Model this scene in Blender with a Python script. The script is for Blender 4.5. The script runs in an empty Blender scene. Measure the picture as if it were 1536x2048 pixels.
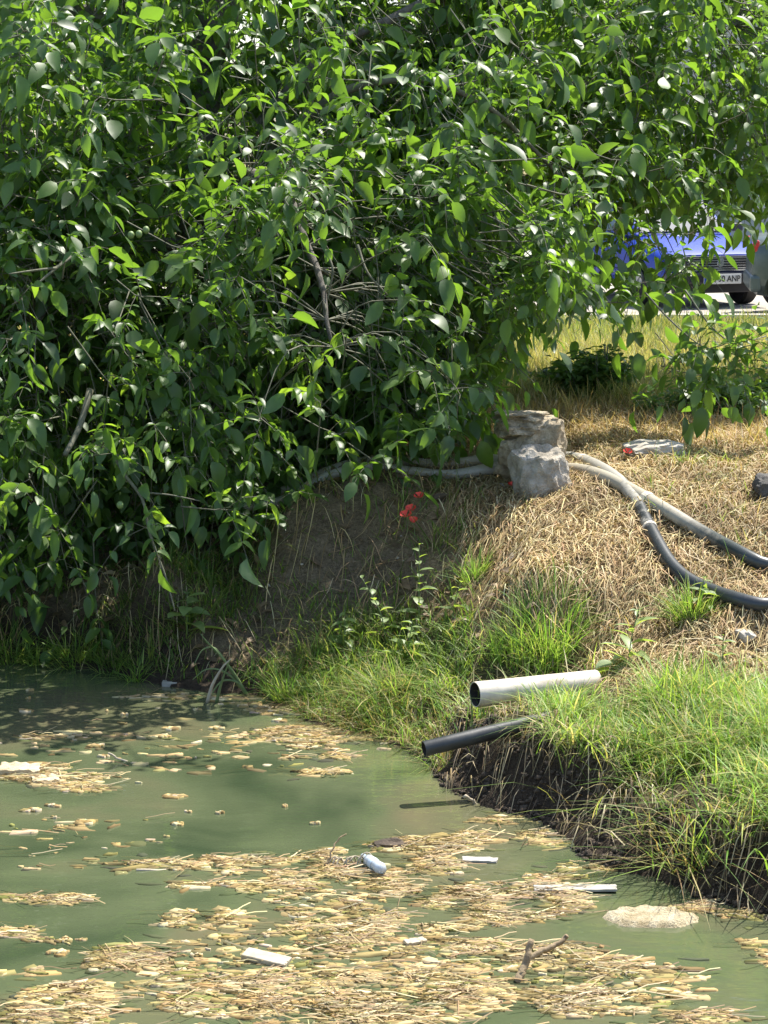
import bpy, bmesh, math, random
import numpy as np
from mathutils import Vector, Matrix, noise as mnoise

random.seed(7)
rng = np.random.default_rng(7)
scene = bpy.context.scene
COL = scene.collection
R = math.radians

# ---------------------------------------------------------------- camera, sky, sun, exposure
F = 4600.0                                   # focal length in pixels of a 1536 x 2048 frame
PITCH = math.atan(724.0 / F)
CAM = Vector((0.0, 0.0, 3.2))
cd = bpy.data.cameras.new("camera")
cam = bpy.data.objects.new("camera", cd)
COL.objects.link(cam)
cam.location = CAM
cam.rotation_euler = (math.pi / 2 - PITCH, 0, 0)
cd.sensor_fit = 'VERTICAL'
cd.sensor_height = 24.0
cd.lens = F / 2048.0 * 24.0
cd.clip_end = 2000
scene.camera = cam

SUN_EL = R(60)
SUN_H = Vector((0.66, 0.75, 0)).normalized()
TOSUN = Vector((SUN_H.x * math.cos(SUN_EL), SUN_H.y * math.cos(SUN_EL), math.sin(SUN_EL)))
world = bpy.data.worlds.new("World")
scene.world = world
world.use_nodes = True
wn = world.node_tree
bg = wn.nodes['Background']
sky = wn.nodes.new('ShaderNodeTexSky')
sky.sky_type = 'NISHITA'
sky.sun_disc = False
sky.sun_elevation = SUN_EL
sky.sun_rotation = math.atan2(SUN_H.x, SUN_H.y)
sky.dust_density = 1.5
wn.links.new(sky.outputs[0], bg.inputs[0])
bg.inputs[1].default_value = 0.15
sl = bpy.data.lights.new("sun", 'SUN')
sl.energy = 5.0
sl.angle = R(0.5)
sl.color = (1.0, 0.95, 0.86)
sun = bpy.data.objects.new("sun", sl)
COL.objects.link(sun)
sun.rotation_euler = TOSUN.to_track_quat('Z', 'Y').to_euler()
scene.view_settings.view_transform = 'Standard'
scene.view_settings.look = 'None'
scene.view_settings.gamma = 1
scene.view_settings.use_curve_mapping = False
scene.view_settings.exposure = 1.05

# ---------------------------------------------------------------- projection helpers
cp, sp = math.cos(PITCH), math.sin(PITCH)
def ray(px, py):
    a = (px - 768) / F; b = -(py - 1024) / F
    return Vector((a, cp + b * sp, -sp + b * cp))
def at(px, py, Y):
    d = ray(px, py); return CAM + d * (Y / d.y)
def on_z(px, py, z=0.0):
    d = ray(px, py); return CAM + d * ((z - CAM.z) / d.z)
def project(P):
    P = np.asarray(P, float)
    y = P[..., 1]; z = P[..., 2] - CAM.z
    dep = y * cp - z * sp
    up = y * sp + z * cp
    return 768 + F * P[..., 0] / dep, 1024 - F * up / dep, dep

# ---------------------------------------------------------------- numeric noise
def _hash(ix, iy, s):
    h = (ix.astype(np.int64) * 374761393 + iy.astype(np.int64) * 668265263 + s * 974634211) & 0xffffffff
    h = ((h ^ (h >> 13)) * 1274126177) & 0xffffffff
    return ((h ^ (h >> 16)) & 0xffff) / 65535.0
def vn(x, y, s=0):
    x = np.asarray(x, float); y = np.asarray(y, float)
    ix = np.floor(x); iy = np.floor(y); fx = x - ix; fy = y - iy
    fx = fx * fx * (3 - 2 * fx); fy = fy * fy * (3 - 2 * fy)
    a = _hash(ix, iy, s); b = _hash(ix + 1, iy, s); c = _hash(ix, iy + 1, s); d = _hash(ix + 1, iy + 1, s)
    return (a + (b - a) * fx) * (1 - fy) + (c + (d - c) * fx) * fy
def fbm(x, y, s=0, o=4):
    t = 0; a = .5
    for i in range(o):
        t = t + a * vn(x * 2 ** i, y * 2 ** i, s + i * 17); a *= .5
    return t

# ---------------------------------------------------------------- mesh helpers
def np_mesh(name, V, Fc, tint=None, smooth=True):
    V = np.ascontiguousarray(V, np.float32); Fc = np.ascontiguousarray(Fc, np.int32)
    me = bpy.data.meshes.new(name)
    me.vertices.add(len(V)); me.vertices.foreach_set('co', V.ravel())
    k = Fc.shape[1]
    me.loops.add(Fc.size); me.loops.foreach_set('vertex_index', Fc.ravel())
    me.polygons.add(len(Fc)); me.polygons.foreach_set('loop_start', np.arange(0, Fc.size, k, dtype=np.int32))
    if smooth: me.polygons.foreach_set('use_smooth', np.ones(len(Fc), bool))
    me.update(calc_edges=True)
    if tint is not None:
        at_ = me.color_attributes.new('tint', 'FLOAT_COLOR', 'POINT')
        c = np.ones((len(V), 4), np.float32); c[:, :3] = tint
        at_.data.foreach_set('color', c.ravel())
    return me

def put(name, me, mat=None, parent=None, label=None, cat=None, group=None, kind=None):
    o = bpy.data.objects.new(name, me)
    COL.objects.link(o)
    if mat is not None and me is not None and not me.materials: me.materials.append(mat)
    if parent is not None: o.parent = parent
    tag(o, label, cat, group, kind)
    return o
def tag(o, label=None, cat=None, group=None, kind=None):
    if label: o['label'] = label
    if cat: o['category'] = cat
    if group: o['group'] = group
    if kind: o['kind'] = kind
    return o
def thing(name, loc, label, cat, group=None, rotz=0.0):
    o = put(name, None, label=label, cat=cat, group=group)
    o.location = loc; o.rotation_euler = (0, 0, rotz)
    return o

class MB:
    """collects pieces of one mesh"""
    def __init__(s): s.v = []; s.f = []
    def add(s, v, f):
        n = len(s.v); s.v += [tuple(p) for p in v]; s.f += [tuple(i + n for i in q) for q in f]
        return s
    def box(s, c, d, M=None):
        x, y, z = d[0] / 2, d[1] / 2, d[2] / 2
        v = [Vector((sx * x, sy * y, sz * z)) + Vector(c) for sx in (-1, 1) for sy in (-1, 1) for sz in (-1, 1)]
        if M: v = [M @ p for p in v]
        return s.add(v, [(0, 1, 3, 2), (4, 6, 7, 5), (0, 4, 5, 1), (2, 3, 7, 6), (0, 2, 6, 4), (1, 5, 7, 3)])
    def tube(s, pts, rad, n=8, caps=True):
        pts = [Vector(p) for p in pts]
        if not isinstance(rad, (list, tuple)): rad = [rad] * len(pts)
        vs = []; fs = []; prev = None
        for i, p in enumerate(pts):
            t = (pts[min(i + 1, len(pts) - 1)] - pts[max(i - 1, 0)])
            t = t.normalized() if t.length > 1e-9 else Vector((0, 0, 1))
            if prev is None:
                u = t.cross(Vector((0, 0, 1)))
                if u.length < .1: u = t.cross(Vector((1, 0, 0)))
            else: u = prev - t * prev.dot(t)
            u.normalize(); prev = u; w = t.cross(u)
            for k in range(n):
                a = 2 * math.pi * k / n
                vs.append(p + (u * math.cos(a) + w * math.sin(a)) * rad[i])
        for i in range(len(pts) - 1):
            for k in range(n):
                fs.append((i * n + k, i * n + (k + 1) % n, (i + 1) * n + (k + 1) % n, (i + 1) * n + k))
        if caps:
            fs.append(tuple(range(n - 1, -1, -1))); fs.append(tuple((len(pts) - 1) * n + k for k in range(n)))
        return s.add(vs, fs)
    def mesh(s, name, smooth=False, bevel=0, seg=2):
        me = bpy.data.meshes.new(name)
        me.from_pydata(s.v, [], s.f)
        bm = bmesh.new(); bm.from_mesh(me)
        bmesh.ops.recalc_face_normals(bm, faces=bm.faces)
        if bevel:
            ed = [e for e in bm.edges if len(e.link_faces) == 2 and e.calc_face_angle(0) > .5]
            bmesh.ops.bevel(bm, geom=ed, offset=bevel, segments=seg, affect='EDGES', profile=.5)
        bm.to_mesh(me); bm.free()
        if smooth: me.shade_smooth()
        return me
    def build(s, name, mat, parent=None, smooth=False, bevel=0, seg=2, **k):
        return put(name, s.mesh(name, smooth, bevel, seg), mat, parent, **k)

def spline(pts, n=8):
    """Catmull-Rom through pts"""
    P = [Vector(p) for p in pts]; P = [2 * P[0] - P[1]] + P + [2 * P[-1] - P[-2]]
    out = []
    for i in range(1, len(P) - 2):
        a, b, c, d = P[i - 1:i + 3]
        for k in range(n):
            t = k / n
            out.append(.5 * (2 * b + (c - a) * t + (2 * a - 5 * b + 4 * c - d) * t * t + (3 * b - a - 3 * c + d) * t ** 3))
    out.append(P[-2]); return out

# ---------------------------------------------------------------- materials
def new_mat(name):
    m = bpy.data.materials.new(name); m.use_nodes = True
    nt = m.node_tree; return m, nt, nt.nodes['Principled BSDF']
def N(nt, t, **kw):
    n = nt.nodes.new(t)
    for k, v in kw.items(): setattr(n, k, v)
    return n
def noise_n(nt, scale, detail=4, rough=.6, coord=None, dist=0):
    n = N(nt, 'ShaderNodeTexNoise'); n.inputs['Scale'].default_value = scale; n.inputs['Detail'].default_value = detail
    n.inputs['Roughness'].default_value = rough; n.inputs['Distortion'].default_value = dist
    if coord is not None: nt.links.new(coord, n.inputs['Vector'])
    return n
def ramp(nt, fac, stops):
    r = N(nt, 'ShaderNodeValToRGB'); e = r.color_ramp.elements
    while len(e) < len(stops): e.new(.5)
    for i, (p, c) in enumerate(stops):
        e[i].position = p; e[i].color = (*c, 1) if len(c) == 3 else c
    nt.links.new(fac, r.inputs[0]); return r
def mixc(nt, fac, a, b, mode='MIX'):
    m = N(nt, 'ShaderNodeMix', data_type='RGBA', blend_type=mode)
    if isinstance(fac, (int, float)): m.inputs[0].default_value = fac
    else: nt.links.new(fac, m.inputs[0])
    for s, v in ((6, a), (7, b)):
        if isinstance(v, tuple): m.inputs[s].default_value = (*v, 1)
        else: nt.links.new(v, m.inputs[s])
    return m.outputs[2]
def bump(nt, h, strength, dist, bs):
    b = N(nt, 'ShaderNodeBump'); b.inputs['Strength'].default_value = strength; b.inputs['Distance'].default_value = dist
    nt.links.new(h, b.inputs['Height']); nt.links.new(b.outputs[0], bs.inputs['Normal'])

def mat_noise(name, c0, c1, scale=8, rough=.7, b=.3, bd=.01, spec=.5, metal=0, c2=None, obj=True, coat=0, rr=None):
    m, nt, bs = new_mat(name)
    tc = N(nt, 'ShaderNodeTexCoord')
    co = tc.outputs['Object'] if obj else N(nt, 'ShaderNodeNewGeometry').outputs['Position']
    n1 = noise_n(nt, scale, 6, .65, co)
    st = [(.3, c0), (.7, c1)] if c2 is None else [(.28, c0), (.52, c1), (.75, c2)]
    rp = ramp(nt, n1.outputs[0], st)
    nt.links.new(rp.outputs[0], bs.inputs['Base Color'])
    bs.inputs['Roughness'].default_value = rough
    bs.inputs['Specular IOR Level'].default_value = spec
    bs.inputs['Metallic'].default_value = metal
    bs.inputs['Coat Weight'].default_value = coat
    if b:
        n2 = noise_n(nt, scale * 4, 6, .7, co); bump(nt, n2.outputs[0], b, bd, bs)
    if rr:
        mr = N(nt, 'ShaderNodeMapRange'); mr.inputs[3].default_value = rr[0]; mr.inputs[4].default_value = rr[1]
        nt.links.new(n1.outputs[0], mr.inputs[0]); nt.links.new(mr.outputs[0], bs.inputs['Roughness'])
    return m

def mat_blade(name, trans=.42, rough=.5, gain=1.0):
    m, nt, bs = new_mat(name)
    a = N(nt, 'ShaderNodeAttribute', attribute_name='tint')
    nt.links.new(a.outputs['Color'], bs.inputs['Base Color'])
    bs.inputs['Roughness'].default_value = rough
    bs.inputs['Specular IOR Level'].default_value = .35
    tr = N(nt, 'ShaderNodeBsdfTranslucent')
    c = mixc(nt, 1.0, a.outputs['Color'], (1.5, 1.5, .8), 'MULTIPLY')
    nt.links.new(c, tr.inputs['Color'])
    mx = N(nt, 'ShaderNodeMixShader'); mx.inputs[0].default_value = trans
    nt.links.new(bs.outputs[0], mx.inputs[1]); nt.links.new(tr.outputs[0], mx.inputs[2])
    nt.links.new(mx.outputs[0], nt.nodes['Material Output'].inputs[0])
    return m

def mat_leaf(name, per_object, dark=(.042, .088, .026), mid=(.08, .15, .037), light=(.13, .21, .045), trans=.45, rough=.46):
    m, nt, bs = new_mat(name)
    if per_object: val = N(nt, 'ShaderNodeObjectInfo').outputs['Random']
    else:
        a = N(nt, 'ShaderNodeAttribute', attribute_name='tint'); sep = N(nt, 'ShaderNodeSeparateColor')
        nt.links.new(a.outputs['Color'], sep.inputs[0]); val = sep.outputs[0]
    rp = ramp(nt, val, [(0, dark), (.6, mid), (.9, mid), (1, light)])
    g = N(nt, 'ShaderNodeNewGeometry')
    back = mixc(nt, g.outputs['Backfacing'], rp.outputs[0], mixc(nt, 1.0, rp.outputs[0], (1.35, 1.3, 1.6), 'MULTIPLY'))
    n1 = noise_n(nt, 30, 3, .6, g.outputs['Position'])
    col = mixc(nt, .5, back, ramp(nt, n1.outputs[0], [(.3, (.6, .6, .6)), (.7, (1.25, 1.25, 1.2))]).outputs[0], 'MULTIPLY')
    nt.links.new(col, bs.inputs['Base Color'])
    bs.inputs['Roughness'].default_value = rough
    bs.inputs['Specular IOR Level'].default_value = .65
    tr = N(nt, 'ShaderNodeBsdfTranslucent')
    nt.links.new(mixc(nt, 1.0, rp.outputs[0], (3.1, 3.0, .85), 'MULTIPLY'), tr.inputs['Color'])
    mx = N(nt, 'ShaderNodeMixShader'); mx.inputs[0].default_value = trans
    nt.links.new(bs.outputs[0], mx.inputs[1]); nt.links.new(tr.outputs[0], mx.inputs[2])
    nt.links.new(mx.outputs[0], nt.nodes['Material Output'].inputs[0])
    return m

M = {}
M['leaf'] = mat_leaf('walnut_leaf', True)
M['foliage'] = mat_leaf('walnut_foliage', False)
M['bush'] = mat_leaf('bush_leaf', False, (.055, .105, .03), (.095, .165, .045), (.16, .22, .06), .38, .5)
M['weed'] = mat_leaf('weed_leaf', True, (.14, .2, .08), (.19, .26, .1), (.26, .31, .13), .35, .5)
M['far_leaf'] = mat_leaf('far_tree_leaf', False, (.04, .075, .025), (.07, .12, .03), (.12, .17, .05), .3, .5)
M['blade'] = mat_blade('grass_blade')
M['straw'] = mat_blade('dry_stalk', .12, .7)
M['bark'] = mat_noise('bark', (.07, .06, .05), (.2, .18, .155), 14, .9, .8, .02)
M['twig'] = mat_noise('twig_bark', (.07, .075, .045), (.19, .18, .13), 20, .8, .4, .005)
M['stone'] = mat_noise('pale_stone', (.24, .205, .15), (.5, .44, .35), 9, .9, 1.0, .04, c2=(.72, .68, .6))
M['block'] = mat_noise('weathered_block', (.17, .13, .08), (.44, .36, .24), 12, .92, 1.0, .03, c2=(.7, .61, .45))
M['slab'] = mat_noise('slab_stone', (.3, .27, .22), (.46, .42, .35), 6, .9, .6, .01)
M['darkrock'] = mat_noise('dark_rock', (.05, .045, .04), (.14, .13, .115), 6, .9, .9, .02)
M['pvc'] = mat_noise('pale_plastic_pipe', (.3, .25, .18), (.58, .52, .42), 11, .6, .2, .005, c2=(.7, .63, .52))
M['black'] = mat_noise('black_plastic_pipe', (.018, .02, .02), (.05, .052, .05), 7, .4, .2, .004, rr=(.25, .6))
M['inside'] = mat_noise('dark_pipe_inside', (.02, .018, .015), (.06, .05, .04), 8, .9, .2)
M['wood'] = mat_noise('weathered_wood', (.3, .25, .17), (.52, .45, .33), 14, .8, .5, .004)
M['greywood'] = mat_noise('grey_board', (.25, .235, .2), (.44, .41, .35), 14, .75, .3, .004)
M['foam'] = mat_noise('dirty_foam', (.4, .32, .18), (.62, .52, .34), 14, .9, .8, .012)
M['stick'] = mat_noise('wet_stick', (.16, .11, .06), (.4, .3, .17), 20, .8, .5, .01)
M['petal'] = mat_noise('poppy_petal', (.55, .03, .02), (.75, .07, .04), 30, .6, .1)
M['stem'] = mat_noise('green_stem', (.1, .15, .05), (.17, .22, .08), 20, .6, 0)
M['nut'] = mat_noise('green_nut', (.11, .17, .05), (.18, .25, .08), 30, .5, .1)
M['clamp'] = mat_noise('hose_clamp', (.6, .52, .4), (.72, .66, .55), 20, .5, .1)
M['concrete'] = mat_noise('concrete', (.42, .38, .31), (.6, .55, .46), 5, .9, .4, .01)
M['road'] = mat_noise('gravel', (.26, .23, .19), (.4, .36, .3), 3, .95, .7, .02, obj=False)
M['mudclod'] = mat_noise('wet_mud_clod', (.035, .025, .016), (.12, .085, .055), 12, .85, .9, .02)

# straw and wet soil ground: the attribute says which soil lies where, with tree shade painted in
m, nt, bs = new_mat('bank_soil')
geo = N(nt, 'ShaderNodeNewGeometry')
a = N(nt, 'ShaderNodeAttribute', attribute_name='tint')
n1 = noise_n(nt, 9, 8, .7, geo.outputs['Position']); n2 = noise_n(nt, 60, 6, .7, geo.outputs['Position'], 1.0)
c = mixc(nt, .8, a.outputs['Color'], ramp(nt, n1.outputs[0], [(.3, (.55, .55, .55)), (.7, (1.4, 1.4, 1.4))]).outputs[0], 'MULTIPLY')
c = mixc(nt, .8, c, ramp(nt, n2.outputs[0], [(.35, (.45, .43, .4)), (.65, (1.5, 1.5, 1.5))]).outputs[0], 'MULTIPLY')
nt.links.new(c, bs.inputs['Base Color']); bs.inputs['Roughness'].default_value = .9
bs.inputs['Specular IOR Level'].default_value = .2
bump(nt, n2.outputs[0], .9, .03, bs)
M['soil'] = m

# turbid green pond water: silt colour with dark reflections painted in, mirror surface, faint ripples
m, nt, bs = new_mat('turbid_water')
geo = N(nt, 'ShaderNodeNewGeometry')
n1 = noise_n(nt, .75, 3, .55, geo.outputs['Position'], .8)
c = ramp(nt, n1.outputs[0], [(.3, (.036, .052, .026)), (.5, (.078, .095, .048)), (.72, (.118, .106, .06))])
nt.links.new(c.outputs[0], bs.inputs['Base Color'])
bs.inputs['Roughness'].default_value = .04; bs.inputs['IOR'].default_value = 1.33
mp = N(nt, 'ShaderNodeMapping'); mp.inputs['Scale'].default_value = (1.0, 2.2, 1)
nt.links.new(geo.outputs['Position'], mp.inputs[0])
n2 = noise_n(nt, 5, 3, .5, mp.outputs[0]); bump(nt, n2.outputs[0], .1, .05, bs)
M['water'] = m

# ---------------------------------------------------------------- terrain
def W(px, py, z=0): p = on_z(px, py, z); return (p.x, p.y)
SHORE = [(-30, 15), (-12, 15.6), W(-500, 1290), W(-120, 1312), W(60, 1325), W(200, 1345), W(330, 1372), W(470, 1388), W(560, 1402),
         W(610, 1440), W(700, 1466), W(790, 1488), W(850, 1515), W(890, 1575), W(960, 1612), W(1050, 1632), W(1100, 1655), W(1160, 1712),
         W(1230, 1742), W(1310, 1762), W(1400, 1798), W(1480, 1815), W(1560, 1845), W(1700, 1900), (2.6, 7.2), (5.0, 5.0), (7, 2.6), (-30, 2.2)]
def sdist(x, y):
    """distance to the shoreline, positive on land"""
    x = np.asarray(x, float); y = np.asarray(y, float)
    P = np.array(SHORE); d = np.full(x.shape, 1e9); ins = np.zeros(x.shape, bool)
    for i in range(len(P)):
        (ax, ay), (bx, by) = P[i], P[(i + 1) % len(P)]
        ex, ey = bx - ax, by - ay
        t = np.clip(((x - ax) * ex + (y - ay) * ey) / (ex * ex + ey * ey), 0, 1)
        d = np.minimum(d, np.hypot(x - ax - t * ex, y - ay - t * ey))
        c = ((ay > y) != (by > y))
        with np.errstate(divide='ignore', invalid='ignore'):
            xi = ex * (y - ay) / (ey if ey != 0 else 1e-9) + ax
        ins ^= c & (x < xi)
    return np.where(ins, -d, d)
CTRL = [(1150, 960, 1.12), (960, 958, 1.08), (760, 990, 1.05), (570, 1012, 1.0), (300, 1030, .95), (0, 1040, .93), (-400, 1040, .93),
        (1300, 910, 1.2), (1530, 930, 1.2), (1500, 1010, 1.1), (1700, 1000, 1.15),
        (1200, 1100, .9), (1350, 1150, .8), (1530, 1240, .68), (1050, 1150, .8), (900, 1150, .66), (900, 1300, .32), (700, 1150, .6),
        (700, 1250, .36), (700, 1350, .16), (500, 1250, .3), (500, 1130, .6), (300, 1230, .3), (300, 1130, .58), (0, 1210, .28), (0, 1120, .6), (-400, 1200, .3),
        (1250, 1290, .52), (1536, 1310, .52), (1400, 1400, .43), (1100, 1350, .3), (1200, 1450, .36), (1400, 1550, .32), (1536, 1600, .34),
        (1050, 1450, .32), (1000, 1480, .3), (1300, 1620, .28), (1450, 1680, .28), (800, 1400, .18), (900, 1420, .22), (1700, 1700, .36), (1700, 1450, .5)]
CP = [(*W(a, b, z), z) for a, b, z in CTRL]
CP += [(x, y, 1.2) for y in (17, 20, 24, 30, 40) for x in (-14, -8, -4, 0, 3, 6, 12)]
CP += [(4, 12.5, .95), (4, 10, .7), (5, 8, .8), (8, 12, 1.1), (8, 6, 1.0), (-10, 17, 1.1)]
CP = np.array(CP)
def _U(r2): return np.where(r2 < 1e-12, 0, .5 * r2 * np.log(np.maximum(r2, 1e-12)))
n_ = len(CP)
A_ = np.zeros((n_ + 3, n_ + 3))
A_[:n_, :n_] = _U((CP[:, None, 0] - CP[None, :, 0]) ** 2 + (CP[:, None, 1] - CP[None, :, 1]) ** 2) + np.eye(n_) * .02
A_[:n_, n_] = 1; A_[:n_, n_ + 1:] = CP[:, :2]; A_[n_:, :n_] = A_[:n_, n_:].T
TPS = np.linalg.solve(A_, np.concatenate([CP[:, 2], np.zeros(3)]))
def land(x, y):
    z = TPS[n_] + TPS[n_ + 1] * x + TPS[n_ + 2] * y
    for i in range(n_): z = z + TPS[i] * _U((x - CP[i, 0]) ** 2 + (y - CP[i, 1]) ** 2)
    return z
def sstep(a, b, x): t = np.clip((x - a) / (b - a), 0, 1); return t * t * (3 - 2 * t)
def H(x, y):
    x = np.atleast_1d(np.asarray(x, float)); y = np.atleast_1d(np.asarray(y, float))
    jit = (fbm(x * 5, y * 5, 3, 3) - .45) * .16
    d = sdist(x, y) + jit * np.where(y < 17, 1, 0)
    far = np.maximum(sstep(16.5, 18.5, y), np.maximum(sstep(8, 11, x), sstep(10, 13, -x)))
    z = np.clip(land(np.clip(x, -14, 12), np.clip(y, 4, 40)), .06, 1.4)
    z = z * (1 - far) + 1.2 * far
    z = np.where(y < 4.5, 1.2, z)
    w = .55 + (.27 - .55) * sstep(.15, .4, x)
    near = 1 - sstep(15, 18, y)
    rough = (fbm(x * 2.2, y * 2.2, 11, 4) - .45) * .13 + (fbm(x * 9, y * 9, 23, 3) - .45) * .05
    z = z + rough * near * sstep(0, .4, d) + (fbm(x * .7, y * .7, 31, 2) - .4) * .08 * (1 - sstep(23, 26, y)) * (1 - near)
    # crumbling earth cut on the right of the pond
    cut = sstep(.1, .3, x) * (1 - sstep(.25, .6, d)) * sstep(0, .05, d)
    z = z + cut * ((fbm(x * 13, y * 13, 41, 3) - .5) * .16 + (fbm(x * 4, y * 4, 47, 2) - .42) * .3)
    s = sstep(0, 1, d / w)
    return np.where(d > 0, np.maximum(z, .05) * (.04 + .96 * s), np.maximum(-.9, -.03 + d * .7))
def H1(x, y): return float(H(x, y)[0])
def ground(px, py, off=0.0):
    """where the view ray through a pixel meets the terrain (or a level off above it)"""
    d = ray(px, py); Y = np.arange(8.5, 34, .02); t = Y / d.y
    X = d.x * t; Z = CAM.z + d.z * t; h = np.maximum(H(X, Y), 0) + off
    k = np.argmax(Z <= h)
    return Vector((X[k], Y[k], h[k]))

xs = np.unique(np.concatenate([np.linspace(-150, -14, 18), np.linspace(-14, -3.2, 50), np.arange(-3.2, 3.3, .032), np.linspace(3.3, 12, 60), np.linspace(12, 150, 18)]))
ys = np.unique(np.concatenate([np.linspace(-40, 2, 14), np.linspace(2, 8.6, 30), np.arange(8.6, 16, .03), np.linspace(16, 34, 110), np.linspace(34, 400, 24)]))
GX, GY = np.meshgrid(xs, ys)
GZ = H(GX.ravel(), GY.ravel())
V = np.stack([GX.ravel(), GY.ravel(), GZ], 1)
nx, ny = len(xs), len(ys)
idx = np.arange(nx * ny).reshape(ny, nx)
Fq = np.stack([idx[:-1, :-1].ravel(), idx[:-1, 1:].ravel(), idx[1:, 1:].ravel(), idx[1:, :-1].ravel()], 1)
ZG2 = GZ.reshape(ny, nx)
def hlook(x, y):
    return max(0.0, float(ZG2[min(ny - 1, max(0, int(np.searchsorted(ys, y)))), min(nx - 1, max(0, int(np.searchsorted(xs, x))))]))
DG = sdist(V[:, 0], V[:, 1])
PX, PY, _ = project(V)
GTOP_X = [-2000, 400, 540, 620, 720, 850, 950, 1020, 1140, 1180, 1250, 1300, 1400, 1536, 2600]
GTOP_Y = [1300, 1300, 1335, 1300, 1265, 1235, 1290, 1270, 1260, 1345, 1385, 1350, 1340, 1350, 1390]
def gtop(px): return np.interp(px, GTOP_X, GTOP_Y)
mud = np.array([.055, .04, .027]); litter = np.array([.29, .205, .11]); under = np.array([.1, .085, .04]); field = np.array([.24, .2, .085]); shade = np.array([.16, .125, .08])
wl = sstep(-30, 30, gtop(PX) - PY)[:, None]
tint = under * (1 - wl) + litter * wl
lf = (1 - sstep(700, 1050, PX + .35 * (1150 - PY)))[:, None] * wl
tint = tint * (1 - lf) + shade * lf  # darker tone paints the tree's shade into the slope soil
ff = sstep(16.5, 18.5, V[:, 1])[:, None]; tint = tint * (1 - ff) + field * ff
cutm = ((1 - sstep(.16, .34, DG)) * np.where(V[:, 1] < 17, 1, 0))[:, None]
tint = tint * (1 - cutm) + mud * cutm
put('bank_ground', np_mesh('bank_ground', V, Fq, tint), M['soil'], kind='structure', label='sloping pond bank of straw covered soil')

w = MB().add([(-29.5, 2.3, 0), (6.8, 2.3, 0), (6.8, 17, 0), (-29.5, 17, 0)], [(0, 1, 2, 3)]).build('pond_water', M['water'], kind='structure', label='murky green pond water')
pos = []
for i in range(3): pass
rd = MB().add([(-60, 26.82, 1.212), (60, 26.82, 1.212), (60, 37, 1.212), (-60, 37, 1.212)], [(0, 1, 2, 3)]).build('gravel_road', M['road'], kind='structure', label='pale gravel road under the parked cars')

# ---------------------------------------------------------------- leaves and blades
def leaf_template(seed, rows=4):
    """an ovate leaf blade one unit long along +Y, folded on the midrib and drooping; normal +Z"""
    r = random.Random(seed)
    fold = r.uniform(.12, .6); droop = r.uniform(.05, .55); tw = r.uniform(-.35, .35); sidec = r.uniform(-.08, .08)
    v = [(0, 0, 0)]; f = []
    for i in range(rows):
        t = (i + .75) / (rows + .45)
        hw = .245 * math.sin(math.pi * t ** .82) ** .8
        z = -droop * t * t
        wv = r.uniform(-.02, .02)
        for s in (-1, 0, 1):
            a = tw * t
            x = s * hw + sidec * math.sin(t * 3); zz = abs(s) * hw * fold + s * hw * a + (wv if s else 0)
            v.append((x, t, z + zz))
    v.append((sidec * .2, 1.0, -droop * 1.05))
    f += [(0, 2, 1), (0, 3, 2)]
    for i in range(rows - 1):
        b = 1 + i * 3
        f += [(b, b + 1, b + 4), (b, b + 4, b + 3), (b + 1, b + 2, b + 5), (b + 1, b + 5, b + 4)]
    b = 1 + (rows - 1) * 3; e = len(v) - 1
    f += [(b, b + 1, e), (b + 1, b + 2, e)]
    return np.array(v, np.float32), np.array(f, np.int32)
LT = [leaf_template(s) for s in range(8)]

def frame(d, up):
    """rotation whose Y axis is d and whose Z axis is close to up"""
    d = d.normalized(); x = d.cross(up)
    if x.length < 1e-3: x = d.cross(Vector((1, 0, .1)))
    x.normalize(); z = x.cross(d)
    return Matrix((x, d, z)).transposed()

def scatter_leaves(name, mats, variants, tints):
    """one mesh from many leaf transforms: mats (n,3,4) numpy"""
    Vs, Fs, Ts = [], [], []; base = 0
    for k in range(len(LT)):
        sel = np.where(variants == k)[0]
        if not len(sel): continue
        tv, tf = LT[k]
        X = np.einsum('nij,vj->nvi', mats[sel, :, :3], tv) + mats[sel, None, :, 3]
        n, m_ = X.shape[:2]
        Vs.append(X.reshape(-1, 3)); Fs.append((tf[None] + (np.arange(n) * m_)[:, None, None] + base).reshape(-1, 3))
        Ts.append(np.repeat(tints[sel], m_)); base += n * m_
    t = np.concatenate(Ts)
    return np_mesh(name, np.concatenate(Vs), np.concatenate(Fs), np.stack([t, t, t], 1))

def blades(P, hgt, wid, az, lean, curl, col, face=None):
    """grass blades as tapered bent strips; all arguments are arrays"""
    n = len(P); ts = np.array([0, .38, .72, 1.0])
    dirx, diry = np.cos(az), np.sin(az)
    fa = az + np.pi / 2 + rng.normal(0, .5, n) if face is None else face
    wx, wy = np.cos(fa), np.sin(fa)
    out = np.zeros((n, 7, 3), np.float32)
    for i, t in enumerate(ts):
        off = hgt * (lean * t + curl * t * t); z = hgt * (t - .55 * curl * t * t * np.minimum(1, curl + lean))
        cx = P[:, 0] + dirx * off; cy = P[:, 1] + diry * off; cz = P[:, 2] + z - .01
        hw = wid * (1, .85, .55, 0)[i] / 2
        if i < 3:
            out[:, 2 * i] = np.stack([cx - wx * hw, cy - wy * hw, cz], 1); out[:, 2 * i + 1] = np.stack([cx + wx * hw, cy + wy * hw, cz], 1)
        else: out[:, 6] = np.stack([cx, cy, cz], 1)
    tf = np.array([(0, 1, 3), (0, 3, 2), (2, 3, 5), (2, 5, 4), (4, 5, 6)], np.int32)
    Fc = (tf[None] + (np.arange(n) * 7)[:, None, None]).reshape(-1, 3)
    return out.reshape(-1, 3), Fc, np.repeat(col, 7, axis=0)

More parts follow.
